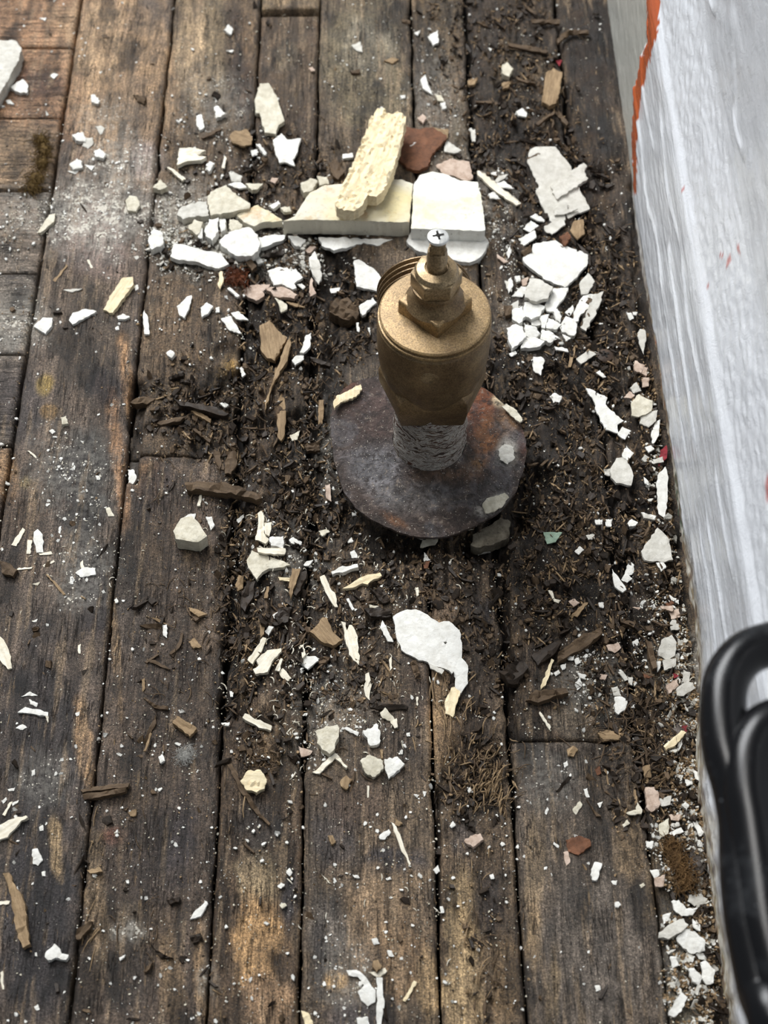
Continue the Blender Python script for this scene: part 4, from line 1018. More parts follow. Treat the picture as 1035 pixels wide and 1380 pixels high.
g S s 2.4|pale flat splinter right of the tan block, pointing left|965,820 975,803 1050,838 1082,850 1078,868 1030,858
j B s 3|split brown stick lying across the seam at lower left, upper half|320,100 420,82 515,70 510,88 420,100 330,112
j B s 3|split brown stick lying across the seam at lower left, lower half|328,118 420,104 505,92 500,108 460,118 380,132 332,136
j T s 4.5|crumbly bark-like stick near the lower left corner|10,435 35,430 60,480 80,510 100,560 105,640 120,715 90,730 70,690 60,640 45,540
j S s 2|white splinter cut off by the left picture edge, lower down|-20,250 20,232 70,210 105,205 112,212 85,225 30,290 -20,300
j S s 1||-10,545 40,545 35,557 -10,560
j W f 1.4||128,340 150,335 158,355 170,380 150,402 130,395
j W c 3|white knuckle-shaped chip low on the left board|178,770 185,745 215,715 230,728 245,755 272,760 262,780 230,772 190,782
j W s 1.6|white pointed splinter beside the gap between lower left boards|757,615 780,580 820,545 830,555 800,605
j T s 1.4||345,420 400,412 410,430 360,435
j S s 1||10,200 40,150 52,148 20,205
j W f 1||45,155 75,142 72,152 50,165
j W f .9||5,145 25,130 28,140 12,155
j W f .9||30,98 60,92 55,105 35,105
j W f .9||125,25 140,18 138,40 125,45
j C c 4|white ribbed nugget of splintered wood at the left of the middle board|955,65 985,25 1035,20 1060,55 1052,90 1020,108 980,100
j B t 1.8|long dark brown twig beside the white ribbed nugget|905,0 925,0 960,70 1040,200 1078,235 1070,242 1010,180 950,95
j B c 4||300,690 305,650 365,620 360,640 320,690
j W f .9||155,250 170,240 172,262 158,265
j W f .9||165,428 180,425 180,445 168,445
j W f .9||475,770 500,758 495,770 478,782
j B c 1.6||490,175 510,162 505,182
j T f 1.2||510,190 545,178 540,205 520,205
j S s .9||0,830 10,822 15,895 8,895
j W f .9||135,965 150,955 158,975 145,980
j D t 2||665,540 720,530 715,552 680,558
j D t 2.2||585,690 620,740 690,770 640,770
j D t 2||755,680 800,670 810,700 770,712
a G s 8|grey-white rough lath end at the upper left picture edge|-40,160 0,158 60,160 85,190 75,240 40,300 0,370 -40,440
a W c 2.4|white crumb with raised points in front of the lath end|40,345 65,325 90,315 112,340 105,370 60,362
a W f .9||200,300 215,290 232,295 215,313
a W c 3|small pale nugget alone on the second board, near the top|360,380 375,375 397,400 390,410 362,405
a W c 3||285,540 325,525 340,545 338,560 300,560
a G f 1.4||335,550 370,550 372,570 350,588 328,580
a W c 3||372,605 395,590 420,610 410,628 380,625
a W c 3||275,655 305,630 325,640 325,665 290,672
a W f 1.2||335,655 375,660 365,680
a W f 1||270,682 312,680 300,692
a W f .9||22,400 40,397 55,412 30,413
a P f 2.2|cream trapezoid chip over the seam left of the dust patch|150,925 195,855 222,850 215,885 160,925
a P c 3|ring-shaped gritty pebble in the dust patch|500,800 515,780 545,785 555,810 540,838 510,838
a W c 5|white rounded lump in the seam at the foot of the dust patch|590,960 610,905 650,930 648,975 605,995
a W s 2||783,460 805,455 815,505 795,517 785,500
a W c 3||855,425 870,420 900,450 880,462 860,465
a K f 1.4|tan rounded flake right of the splayed white splinter|915,540 960,525 1005,545 1003,575 950,575 918,562
a S s 2.6|splayed white splinter with fingers near the plaster rubble|705,660 715,590 770,587 820,598 785,618 822,625 800,640 740,645
a S s 1.6|white sliver pointing at the splayed splinter from below|665,668 690,672 740,710 725,718
a W f 1.4||820,670 835,640 855,650 830,683
a W s 1.2||885,665 893,620 902,630 895,668
a W c 2||890,120 910,98 928,115 920,132
a B c 2.4||530,375 555,378 582,385 575,410 550,400
a P c 4||610,745 640,715 668,740 640,755
a G f 1||380,505 400,498 418,510 400,535
a W f .9||395,285 408,282 400,292
a W f .9||155,70 185,70 180,82
a W f .9||900,200 930,198 925,208
a W f .9||1000,600 1025,595 1025,615 1005,620
a B t 1||800,545 880,512 885,518 810,550
p W f 3|long white slab in front of the rubble, left end at the seam|45,780 65,700 160,715 250,740 330,750 370,760 415,820 370,845 330,850 280,840 205,810 80,800
p G c 5|grey-white plaster slab at the left end of the rubble|85,510 120,460 180,440 275,430 290,520 200,525 125,540
p P c 5|cream-topped plaster slab in the middle of the left rubble|280,410 300,370 400,325 440,370 500,410 550,440 545,470 440,495 300,520
p W c 5|white broken plaster lump in front of the cream-topped slab|355,690 390,640 460,610 540,590 600,640 615,690 600,745 560,775 480,775 430,755 370,712
p W c 3||605,655 690,642 780,645 760,680 620,720
p W f 1.4||410,322 460,305 490,307 530,340 480,348
p G f 1.4||415,250 430,238 500,265 490,300 430,300
p P c 3||520,315 630,315 600,350 560,360
p P c 4||415,600 420,545 470,550 500,575 490,600 430,615
p W c 5||260,620 290,540 350,530 350,620 310,680 270,650
p W c 4||355,540 395,540 400,600 370,620
p P c 4||160,590 200,540 255,560 240,610 215,640
p W c 4||215,600 250,600 245,660 220,655
p W f 1.6|ragged white kite-shaped flake left of the cream wood chunk|695,40 750,0 790,40 875,35 850,120 820,165 835,200 770,175 735,180 710,110
p W c 2||585,70 610,68 655,120 640,132
p W f 1.2||555,110 580,100 605,115 575,135
p W c 3||270,200 290,175 325,190 290,235
p S s 1||370,215 390,140 400,150 388,218
p W f 2|jagged off-white flake below the left plaster block|660,870 720,845 830,850 885,910 830,950 845,980 820,990 750,955 700,960
p K c 3|pinkish crusty chunk below the jagged off-white flake|510,980 560,960 680,955 640,1000 640,1035 590,1060 505,1020
p K c 3||650,975 750,970 850,1020 830,1045 760,1035 700,1030
p W f 1.6|upright narrow flake left of the valve, shaped like a leaf|925,790 960,750 1000,850 1005,920 985,945 960,910 930,840
p W c 2.4||560,770 590,750 635,810 600,820
p C s 1.6|cream splinter standing below the long white slab's right end|345,950 360,870 375,870 380,945 360,985
p W f 1||405,985 420,975 480,1025 470,1035
p P f 1.6||710,1040 780,1080 785,1100 745,1110
p T f 1||775,1065 840,1075 900,1095 830,1095
p K c 2||675,300 690,275 730,280 710,315
p P c 2.4||740,470 800,460 810,490 760,495
p W c 2.4||670,455 730,425 745,445 700,475
p K c 2||895,740 930,712 970,720 930,755
p K c 3||925,970 940,915 955,980 970,1010 930,1030
p W f .9||885,900 895,890 910,910 890,912
p W f 1||845,955 880,950 900,970 885,985
p T f 1.6|tan leafy flake at the near end of the dust, above the rubble|420,20 440,-10 530,-25 562,20 560,60 510,75 440,55
p B s 3||510,800 540,790 590,840 560,860
p D s 3||600,790 700,740 770,730 760,765 650,775
d W f 1.6|white forked flake left of the rust-stained wood|705,185 745,145 765,140 755,190 735,232 715,220
d W f 1.6||800,190 825,168 850,185 830,215 805,228
d W f 1.4||880,235 920,225 960,290 915,280
d W f 1.2||920,210 950,205 990,240 940,235
d C s 3|cream piece of split wood on the second board|410,195 450,130 490,75 530,70 533,100 495,150 450,210
d W c 2||465,225 490,215 518,228 500,237 470,237
d W s 1.6|white upright sliver lying along the seam, below the slab|570,250 575,200 590,230 595,295 575,295
d W f 2|slanted white chip left of the cream split wood|275,240 290,210 340,195 385,205 340,230 290,258
d W f 2.4|white shell-shaped chip at the first seam|133,265 170,230 210,232 205,265 180,293
d W c 3||663,370 680,358 697,370 685,388
d W c 1.6||955,430 965,425 980,455 965,465
d W c 1.6||905,115 915,112 955,140 945,147
d W c 3|small white cube-like chip in the seam left of the weathered stick|510,835 530,833 545,865 530,890 512,888
d W f 1||195,682 208,674 220,684 208,693
d S s .9||108,762 118,762 155,790 150,796
d W c 2.4||875,572 890,565 910,575 895,588
d W f .9||860,190 875,188 875,208 862,208
d W f .9||535,105 548,98 552,112 540,122
d W f .9||458,270 472,262 475,278 462,280
d T s 1||210,80 265,18 270,25 220,85
d G f 1||250,118 330,115 290,128
d S s .8||345,0 355,0 370,30 362,32
d P f 1||420,990 435,985 455,1020 430,1022
d W f .9||380,860 398,860 398,875 385,876
d W f .9||320,720 335,722 328,730
d P c 3||240,630 262,622 270,650 245,655
d D s 4|charred black stick lying behind the weathered one|690,550 740,565 850,580 910,610 890,625 800,600 720,580
d B s 2.6|grey splintered stick pointing at the charred one|625,650 700,625 735,628 720,645 640,655
d B s 2||755,655 840,715 835,728 760,670
d T s 2||760,602 790,605 840,635 838,648 790,625
d B s 5|long weathered grey-brown stick left of the flange|735,885 800,882 900,890 1035,930 1045,945 1020,955 960,935 900,930 745,915
d B s 4|dark knotted stick lying across the second seam|520,570 560,545 620,550 600,570 540,580
d D t 2.4||670,465 700,452 735,450 730,462 675,472
d S s 1.2||785,980 795,935 803,935 798,978
d B f 1.6||845,765 875,762 880,800 875,850
d B c 2||900,770 940,765 945,800 920,855 895,850
d D s 3||150,1035 150,1035 152,1037
d W f .9||720,1035 750,1015 780,1010 775,1035
e W f 2|white pentagonal flake touching the valve's left shoulder|375,5 395,0 460,40 495,85 470,122 385,105
e W c 2.4|small white chip below the pentagonal flake|395,185 450,150 465,170 410,218
e W f 1||385,250 395,250 397,288 388,285
e W f 1.6|white curved shard standing in the dark trench|160,370 185,300 205,288 200,350 175,372
e W f 1.6||128,400 145,382 175,380 175,395 140,418
e P f 1.4||60,150 105,180 110,195 85,208
e B c 7|dark brown lump of rotten wood left of the valve|280,165 350,150 400,190 385,230 330,240 275,200
e T s 3|upright tan splinter of the board left of the valve|20,570 60,450 120,300 125,330 110,400 60,480 20,600
e T w 3|broad tan slab of exposed wood left of the dark trench|0,260 40,240 90,300 110,310 60,400 30,390 5,360
e T s 2||70,700 75,560 90,530 105,600 100,690 85,720
e K f 1.2||260,900 280,895 285,960 265,950
e W f .9||430,270 440,270 440,298
e W f .9||280,115 320,110 315,130 285,132
e D s 3||200,385 285,415 280,425 210,402
e G f 1||200,0 235,0 248,60 235,95 205,30
e T s 1.4||235,560 255,560 250,650 232,660
e B c 3||180,735 240,725 240,755 190,760
e D t 2||40,830 100,910 95,918 45,850
e P f 1||120,700 160,680 150,715 128,720
b W f 1.6|white tapered flake in the dirt far behind the wood chunk|640,320 660,295 670,335 690,375 650,350
b W f 1.6|white angular flake near the top centre|670,145 710,118 712,170 690,180
b P c 4|cream nugget with orange side in the upper right dirt|965,260 985,248 1010,275 995,302 965,290
b W f 1||615,130 640,120 630,140
b W c 2||720,410 740,405 745,425 728,430
b P f 1.4||700,375 725,380 735,400 710,400
b P w 3|pale weathered wood piece left of the kite-shaped flake|-20,400 0,335 35,333 65,380 98,480 75,495 65,530 20,525 0,450 -15,450
b K f 1.2||195,270 210,265 220,280 205,283
b W f .9||560,380 580,378 580,390 565,392
b G f 1.2||365,180 400,165 410,205 385,200
b T f 1.2||495,240 530,228 555,235 530,252
b B t 1.8||860,400 925,400 925,412 860,410
b W f 1||910,188 925,192 920,202
b G f 1.2||840,520 858,515 860,560 845,560
b T c 2||830,320 870,308 860,335 835,338
b T c 2||965,330 1000,325 990,348 970,350
b K c 2||630,470 650,450 665,470 650,490
b B t 1.6||565,75 600,78 600,88 570,85
b B c 2||360,280 400,278 395,290 365,288
c T w 3.4|tan flat piece of wood in the upper right dirt near the dark board|150,290 180,270 215,290 205,370 190,410 165,420 135,405
c W f 1.4|white heart-shaped chip below the tan wood piece|30,445 55,428 75,450 70,465 40,462
c B t 2|root-like twig at the upper right, forked|190,155 240,115 320,120 322,132 245,130 200,168
c B t 1.6||90,75 205,80 205,95 95,88
c B t 1.8||0,170 90,180 160,200 150,210 80,195 0,185
c B t 1.8||60,10 100,40 115,60 70,30
c B t 1.6||110,490 180,440 185,450 120,500
c B t 1.8||185,440 205,440 240,490 232,500
c B t 1.6||30,305 110,325 110,338 40,318
c R f .8||185,235 215,240 205,260
c B t 1.4||45,730 110,800 105,805
h H c 7|grey stony lump tucked under the flange's lower right rim|840,130 850,90 900,60 960,20 1000,40 990,100 930,130 880,140
h G f 1||610,70 660,80 650,110 615,95
h P f 1||650,112 720,90 700,130 640,140
h G f 1||865,148 900,135 920,160 870,170
h W f 1||655,160 680,190 655,195
'''
LAND = [((585, 450), 'the brass valve'), ((578, 660), 'the floor flange'), ((500, 215), 'the long cream wood chunk'), ((455, 300), 'the left plaster block'), ((605, 275), 'the right plaster block'),
        ((590, 870), 'the big curved white flake'), ((255, 712), 'the cream stone-like lump'), ((965, 950), 'the black tube frame'), ((748, 355), 'the ribbed white flake'), ((755, 245), 'the large layered flake'),
        ((250, 1018), 'the grey lint ball'), ((140, 1064), 'the split brown stick'), ((20, 1220), 'the bark-like stick'), ((500, 1340), 'the forked white flake'), ((440, 850), 'the tan peeled splinter'),
        ((780, 1138), 'the rusty leaf-like flake'), ((300, 657), 'the weathered brown stick'), ((885, 735), 'the pale triangular flake'), ((893, 660), 'the bluish-white upright flake'), ((160, 397), 'the cream split wood'),
        ((55, 220), 'the olive fibre clump'), ((918, 1165), 'the brown fibre tuft'), ((345, 765), 'the cream torn papery piece'), ((730, 440), 'the white rubble pile'), ((265, 340), 'the long white slab'), ((130, 290), 'the dust patch'),
        ((770, 870), 'the brown rotten stick'), ((840, 640), 'the stepped white flake'), ((640, 1050), 'the nest of tan shreds'), ((440, 995), 'the cream-grey stone'), ((530, 1150), 'the thin pale stick'), ((925, 1260), 'the crumpled white flake'),
        ((745, 115), 'the tan flat wood piece'), ((50, 735), 'the white oval flake'), ((50, 960), 'the long curved white sliver'), ((580, 50), 'the angular top-centre flake'), ((10, 75), 'the lath end at the top left'), ((715, 725), 'the pale green chip')]
NTH = ['nearest', 'second nearest', 'third nearest', 'fourth nearest', 'fifth nearest', 'sixth nearest', 'seventh nearest', 'eighth nearest', 'ninth nearest', 'tenth nearest', 'eleventh nearest', 'twelfth nearest', 'thirteenth nearest', 'fourteenth nearest']
CNAME = dict(W='white', G='grey-white', P='cream', C='pale', T='tan', B='brown', D='blackened', K='pinkish', R='red', O='rust-brown', N='pale green', S='whitish')
def describe(pts, mt, kd):
    a = np.array(pts); c = a.mean(0)
    x, y = a[:, 0], a[:, 1]; A = abs(np.dot(x, np.roll(y, 1)) - np.dot(y, np.roll(x, 1))) / 2
    ev = np.sqrt(np.linalg.eigvalsh(np.cov((a - c).T)) + 1e-6); asp = ev[1] / ev[0]
    size = 'tiny' if A < 60 else 'small' if A < 160 else 'medium-sized' if A < 420 else 'large'
    noun = dict(f='paint flake', c='plaster chip', s='splinter', w='wood piece', t='twig', p='pebble')[kd]
    if kd == 'c' and mt in 'BOTD': noun = 'crumb of rotten wood'
    if kd == 'f' and mt in 'BTO': noun = 'flake of wood'
    if kd in 'st': shp = 'thin' if asp > 4 else 'stubby'
    else: shp = 'narrow' if asp > 2.6 else 'three-cornered' if len(pts) == 3 else 'angular' if len(pts) == 4 else 'rounded'
    d = [(math.hypot(c[0] - p[0], c[1] - p[1]), p, n) for p, n in LAND]; dist, p, n = min(d)
    dx, dy = c[0] - p[0], c[1] - p[1]
    w = ('right of' if dx > 0 else 'left of') if abs(dx) > abs(dy) else ('in front of' if dy > 0 else 'behind')
    return '%s %s %s %s %s %s' % (size, shp, CNAME[mt], noun, w, n), dist
def hz(x, y): return height(np.atleast_1d(x), np.atleast_1d(y))[0]
def sheet(poly, th, seed, grain, curl, rough, spacing, hole=None, jit=.2):
    """solid flake or chunk from an outline in mm; returns vertices and faces (mm)"""
    rg = random.Random(seed); pts = []
    n = len(poly)
    for i in range(n):
        a, b = Vector(poly[i]), Vector(poly[(i + 1) % n]); L = (b - a).length; m = max(1, int(L / spacing + .5))
        nrm = Vector((b.y - a.y, a.x - b.x)).normalized() if L > 1e-6 else Vector((0, 0))
        for k in range(m): pts.append(a.lerp(b, k / m) + (nrm * rg.uniform(-1, 1) * spacing * jit if k else Vector((0, 0))))
    nb = len(pts); xs = [p.x for p in pts]; ys = [p.y for p in pts]
    inner = []; x = min(xs)
    def inside(q):
        c = False
        for i in range(nb):
            a, b = pts[i], pts[(i + 1) % nb]
            if (a.y > q.y) != (b.y > q.y) and q.x < (b.x - a.x) * (q.y - a.y) / (b.y - a.y) + a.x: c = not c
        return c
    def far(q, d): return min((q - p).length for p in pts) > d
    while x < max(xs):
        y = min(ys)
        while y < max(ys):
            q = Vector((x + rg.uniform(-.3, .3) * spacing, y + rg.uniform(-.3, .3) * spacing))
            if inside(q) and far(q, spacing * .5): inner.append(q)
            y += spacing
        x += spacing
    if not inner:
        q = sum(pts, Vector((0, 0))) / nb
        if inside(q): inner.append(q)
    if hole:
        hc, hr = Vector(hole[:2]), hole[2]
        inner = [q for q in inner if (q - hc).length > hr * 1.8] + [hc + Vector((hr * math.cos(t), hr * math.sin(t))) for t in np.linspace(0, 2 * math.pi, 8, endpoint=False)]
    try: vs, es, fs, ov, oe, of = delaunay_2d_cdt(pts + inner, [(i, (i + 1) % nb) for i in range(nb)], [], 1, 1e-4)
    except Exception: return None
    fs = [f for f in fs if len(f) == 3]
    if hole: fs = [f for f in fs if ((vs[f[0]] + vs[f[1]] + vs[f[2]]) / 3 - hc).length > hr * .8]
    if not fs: return None
    P2 = np.array([[v.x, v.y] for v in vs]); c = P2.mean(0); D = P2 - c
    w_, ev = np.linalg.eigh(np.cov(D.T)); ax = ev[:, 1]; u = D @ ax; v = D @ ev[:, 0]
    L = max(abs(u).max(), 1e-6); W = max(abs(v).max(), 1e-6)
    ed = {}
    for f in fs:
        for i in range(3):
            k = (f[i], f[(i + 1) % 3]); ed[k] = 1
    bnd = [k for k in ed if (k[1], k[0]) not in ed]; bv = set(i for k in bnd for i in k)
    isb = np.array([i in bv for i in range(len(vs))])
    if grain: z = (fbm(v / 0.9 + seed, u / 12, seed, 3) - .5) * rough * 1.6
    else: z = (fbm(u / 2.6 + seed, v / 2.6, seed, 3) - .5) * rough
    z = z + curl * (v / W) ** 2 * .6 + curl * .5 * (u / L) * rg.choice((-1, 1))
    top = th + z - np.where(isb, min(.3 * th, .22), 0); bot = z * .5 * (1 if not grain else .3)
    k = len(vs)
    V = np.concatenate([np.column_stack([P2, top]), np.column_stack([P2 * 1.0, np.minimum(bot, top - .2)])])
    # let the lower rim undercut or flare slightly so edges read as broken
    j = np.array([[rg.uniform(-.25, .25) * min(th, 2.5) * .5, rg.uniform(-.25, .25) * min(th, 2.5) * .5] if b else [0, 0] for b in isb]); V[k:, :2] += j
    Fc = [tuple(f) for f in fs] + [(f[2] + k, f[1] + k, f[0] + k) for f in fs]
    for a, b in bnd: Fc += [(a, a + k, b + k), (a, b + k, b)]
    return V, Fc
LIFT = {}          # extra height in mm for pieces that lie on other pieces
GN = dict(f='paint flakes scattered on the floor', c='plaster and crumb pieces scattered on the floor', s='wood splinters scattered on the floor', w='pieces of wood on the floor', t='twigs scattered on the floor', p='pebbles on the floor')
rows = []
for ln in PIECES.strip().split('\n'):
    hd, lab, out = ln.split('|'); tl, mt, kd, th = hd.split()
    ox, oy, s = T[tl]; pts = [(ox + float(a.split(',')[0]) / s, oy + float(a.split(',')[1]) / s) for a in out.split()]
    rows.append([pts, mt, kd, float(th), lab, tl])
auto = {}
for i, r in enumerate(rows):
    if not r[4]:
        ph, d = describe(r[0], r[1], r[2]); auto.setdefault(ph, []).append((d, i))
for ph, L in auto.items():
    L.sort()
    for n, (d, i) in enumerate(L): rows[i][4] = ph if len(L) == 1 else '%s, %s' % (ph, NTH[n])
LIFTS = {'long cream chunk of fresh': 12.5, 'oblong white strip lying': 1.6, 'thin white underlayer': 0.2, 'square whitish chip': 1, 'flat grey-white plaster slab topping': 3.0, 'straight white strip': .5, 'cream-tipped tail': .2, 'white flake with': 0}
occupied = []; MASK = []
for i, (pts, mt, kd, th, lab, tl) in enumerate(rows):
    a = np.array(pts); lift = 0.0
    for k, v in LIFTS.items():
        if lab.startswith(k): lift = v
    cp = a.mean(0); cx, cy = P(cp[0], cp[1]); 
    gx, gy = zip(*[P(*q) for q in pts])
    gx = np.array(list(gx) + [cx]); gy = np.array(list(gy) + [cy]); gg = np.concatenate([[gx, gy], [gx * .5 + cx * .5, gy * .5 + cy * .5]], 1); base = float(np.quantile(hz(gg[0], gg[1]), .88 if th < 2 else .6)) + lift / 1000
    if lift == 0 and kd in 'fs' and th < 2.5 and any((abs(cp[0] - q[0]) < q[2] and abs(cp[1] - q[1]) < q[3]) for q in occupied): base += 0.0012
    W2 = [P(q[0], q[1], base + th / 1000) for q in pts]
    W2 = [(x * 1000, y * 1000) for x, y in W2]; c0 = (sum(q[0] for q in W2) / len(W2), sum(q[1] for q in W2) / len(W2))
    poly = [(q[0] - c0[0], q[1] - c0[1]) for q in W2]
    ext = max(max(q[0] for q in poly) - min(q[0] for q in poly), max(q[1] for q in poly) - min(q[1] for q in poly))
    if ext < 0.7: continue
    sp = 0.9 if ext < 5 else 1.3 if ext < 12 else 1.9 if ext < 30 else 2.2
    if lab.startswith('long cream chunk'): sp = 1.6
    grain = mt in 'CTBDS'
    rough = (1.1 if grain else .55) * (0.5 if th < 1.3 else 1) * (1.6 if th > 4 and th < 11 else 1)
    if mt in 'BD': rough *= 2.2
    if lab.startswith('long cream chunk'): rough = 2.6
    if th > 11: rough = .5
    curl = 0 if th > 5 else random.Random(i).uniform(.1, .8) * min(1, ext / 8)
    hole = None
    if lab.startswith('big curved'):
        h_ = P(350 + 740 / 2.957, 690 + 520 / 2.957, base + th / 1000); hole = (h_[0] * 1000 - c0[0], h_[1] * 1000 - c0[1], .8)
    res = sheet(poly, th, i, grain, curl, rough, sp, hole, .34 if kd == 'c' and th < 8 else .14 if th > 10 else .22)
    if res is None: continue
    V, Fc = res; V = V / 1000.0
    w_, ev = np.linalg.eigh(np.cov(V[:, :2].T)); ang = math.atan2(ev[1, 1], ev[0, 1]) - math.pi / 2      # long axis along local y, so the grain follows it
    if ang < -math.pi / 2: ang += math.pi
    ca, sa = math.cos(-ang), math.sin(-ang); V[:, :2] = np.stack([V[:, 0] * ca - V[:, 1] * sa, V[:, 0] * sa + V[:, 1] * ca], 1)
    nm, cat = KIND[kd]
    if kd == 'c' and mt in 'BTOD': nm, cat = 'wood_crumb', 'wood'
    o = from_arr(nm, V, Fc, M[mt], None, loc=(c0[0] / 1000, c0[1] / 1000, base))
    rg = random.Random(i * 7)
    tl_ = 0 if th > 4 else min(.1, .9 / max(ext, 3))
    o.rotation_euler = (rg.uniform(0, tl_), rg.uniform(-tl_, tl_), ang)
    if lab.startswith('long cream chunk'): o.rotation_euler = (-.06, -.03, ang)
    if mt in 'CTBDS' or lab.startswith('large white flake'): smooth_ang(o, .5)
    tag(o, lab, cat, GN[kd])
    MASK.append((np.array([Q(q[0] / 1000, q[1] / 1000, base) for q in W2]), a))
    if ext > 8: occupied.append((cp[0], cp[1], np.ptp(a[:, 0]) * .4, np.ptp(a[:, 1]) * .4))

def flange_bit(name, label, pts, th, mt, seed, z0):
    W2 = [P(*q, z0) for q in pts]; c = (sum(q[0] for q in W2) / len(W2), sum(q[1] for q in W2) / len(W2))
    V, Fc = sheet([((x - c[0]) * 1000, (y - c[1]) * 1000) for x, y in W2], th, seed, False, .4, 1.0, 1.3, None, .35)
    o = from_arr(name, V / 1000, Fc, M[mt], flange, loc=(c[0] - fx, c[1] - fy, z0 - .0004)); o['label'] = label
flange_bit('filler_crust', 'cream crust of old filler on the upper left rim', [(449, 546), (455, 534), (465, 530), (477, 524), (486, 519), (488, 526), (480, 536), (469, 541), (459, 544), (451, 552)], 1.6, 'C', 91, .0148)
flange_bit('plaster_crust', 'pale plaster crust stuck near the lower right rim', [(650, 680), (656, 672), (668, 668), (680, 664), (686, 670), (678, 682), (666, 690), (654, 692)], .8, 'P', 92, .0098)
flange_bit('plaster_crust', 'pale crust at the upper right rim', [(676, 548), (682, 544), (694, 552), (704, 566), (700, 570), (688, 560)], .9, 'P', 93, .0152)
flange_bit('paint_scale', 'grey-white scale right of the pipe', [(672, 606), (680, 598), (692, 602), (694, 616), (684, 626), (674, 620)], .5, 'G', 94, .0126)

# ---------------------------------------------------------------- the lower layer under the right plaster block
def layer(pts, zt, th, mat, name, label):
    W2 = [P(380 + u / 3.45, 120 + v / 3.45, zt) for u, v in pts]; c = (sum(q[0] for q in W2) / len(W2), sum(q[1] for q in W2) / len(W2))
    V, Fc = sheet([((x - c[0]) * 1000, (y - c[1]) * 1000) for x, y in W2], th, 77, False, 0, .5, 2.4)
    o = from_arr(name, V / 1000, Fc, mat, None, loc=(c[0], c[1], zt - th / 1000)); tag(o, label, 'plaster', GN['c'])
layer([(578, 705), (600, 660), (930, 665), (962, 712), (945, 750), (915, 785), (870, 805), (820, 800), (770, 785), (680, 765), (620, 745)], 0.0022, 6, M['W'], 'plaster_chunk', 'white curved underlayer of plaster under the right plaster block')

# ---------------------------------------------------------------- uncountable litter: crumbs, flecks, fibres
COVER = np.zeros((1400, 1020), bool)
for foot, top in MASK + [(None, np.array([(578 + 128 * math.cos(t), 603 + 112 * math.sin(t)) for t in np.linspace(0, 6.28, 40)]))]:
    q = top if foot is None else foot
    x0, y0 = max(0, int(q[:, 0].min()) - 1), max(0, int(q[:, 1].min()) - 1); x1, y1 = min(1020, int(q[:, 0].max()) + 2), min(1400, int(q[:, 1].max()) + 2)
    if x1 <= x0 or y1 <= y0: continue
    gx, gy = np.meshgrid(np.arange(x0, x1) + .5, np.arange(y0, y1) + .5); COVER[y0:y1, x0:x1] |= in_poly(gx, gy, [tuple(v) for v in q])
BAG = {}
def stuff_chips(bag, n, dens, mat, smin, smax, flat, seed, aniso=1.0, hfac=.4):
    """loose grains, none under a larger piece, collected by bag"""
    rg = np.random.RandomState(seed); out_x, out_y = [], []; tot = 0
    while tot < n:
        px = rg.uniform(-10, 1010, 20000); py = rg.uniform(-10, 1390, 20000)
        keep = rg.uniform(0, 1, 20000) < dens(px, py)
        keep &= ~COVER[np.clip(py, 0, 1399).astype(int), np.clip(px, 0, 1019).astype(int)]
        out_x.append(px[keep]); out_y.append(py[keep]); tot += keep.sum()
    px = np.concatenate(out_x)[:n]; py = np.concatenate(out_y)[:n]
    x, y = P(px, py); m = (x < WALLX - .0015) & (y < .825); x, y = x[m], y[m]; n = len(x)
    z = height(x, y)[0]
    s = (smin + (smax - smin) * rg.uniform(0, 1, n) ** 3.2) / 1000
    an = rg.uniform(0, 2 * math.pi, n) if aniso < 3 else rg.normal(math.pi / 2, .7, n)
    asp = rg.uniform(1, 1.6, n) * aniso; k = 5
    th = 2 * math.pi * (np.arange(k)[None] + rg.uniform(-.3, .3, (n, k))) / k; rr = rg.uniform(.6, 1.1, (n, k)) * .5
    lx = rr * np.cos(th) * (s * asp)[:, None]; ly = rr * np.sin(th) * s[:, None]
    wx = lx * np.cos(an)[:, None] - ly * np.sin(an)[:, None]; wy = lx * np.sin(an)[:, None] + ly * np.cos(an)[:, None]
    zz = wx * rg.normal(0, flat, n)[:, None] + wy * rg.normal(0, flat, n)[:, None]; h = (s * hfac * rg.uniform(.5, 1.2, n))[:, None]
    top = np.stack([x[:, None] + wx * .85, y[:, None] + wy * .85, z[:, None] + zz + h * rg.uniform(.7, 1.1, (n, k))], -1)
    bot = np.stack([x[:, None] + wx, y[:, None] + wy, z[:, None] + zz - h * .2], -1)
    V = np.concatenate([top, bot], 1).reshape(-1, 3); b = (np.arange(n) * 10)[:, None]
    tri = [[0, 1, 2], [0, 2, 3], [0, 3, 4]]
    for q in range(5): tri += [[q, q + 5, (q + 1) % 5 + 5], [q, (q + 1) % 5 + 5, (q + 1) % 5]]
    BAG.setdefault(bag, []).append((V, (b[:, None, :] + np.array(tri)[None]).reshape(-1, 3), mat))
def empty_bag(bag, label):
    V, Fc, mi, mats, n = [], [], [], [], 0
    for v, f, m in BAG[bag]:
        if m not in mats: mats.append(m)
        V.append(v); Fc.append(f + n); mi.append(np.full(len(f), mats.index(m))); n += len(v)
    o = from_arr(bag, np.concatenate(V), np.concatenate(Fc), mats[0])
    for m in mats[1:]: o.data.materials.append(m)
    o.data.polygons.foreach_set('material_index', np.concatenate(mi).astype(np.int32)); tag(o, label, 'debris', None, 'stuff')
def dsum(L, base=0.0):
    def f(px, py):
        d = np.full(px.shape, base)
        for cx, cy, rx, ry, am in L:
            q = ((px - cx) / rx) ** 2 + ((py - cy) / ry) ** 2; d = np.maximum(d, am * np.exp(-q))
        return d * sst(.3, .62, fbm(px / 18, py / 18, 303, 3)) * 1.2
    return f
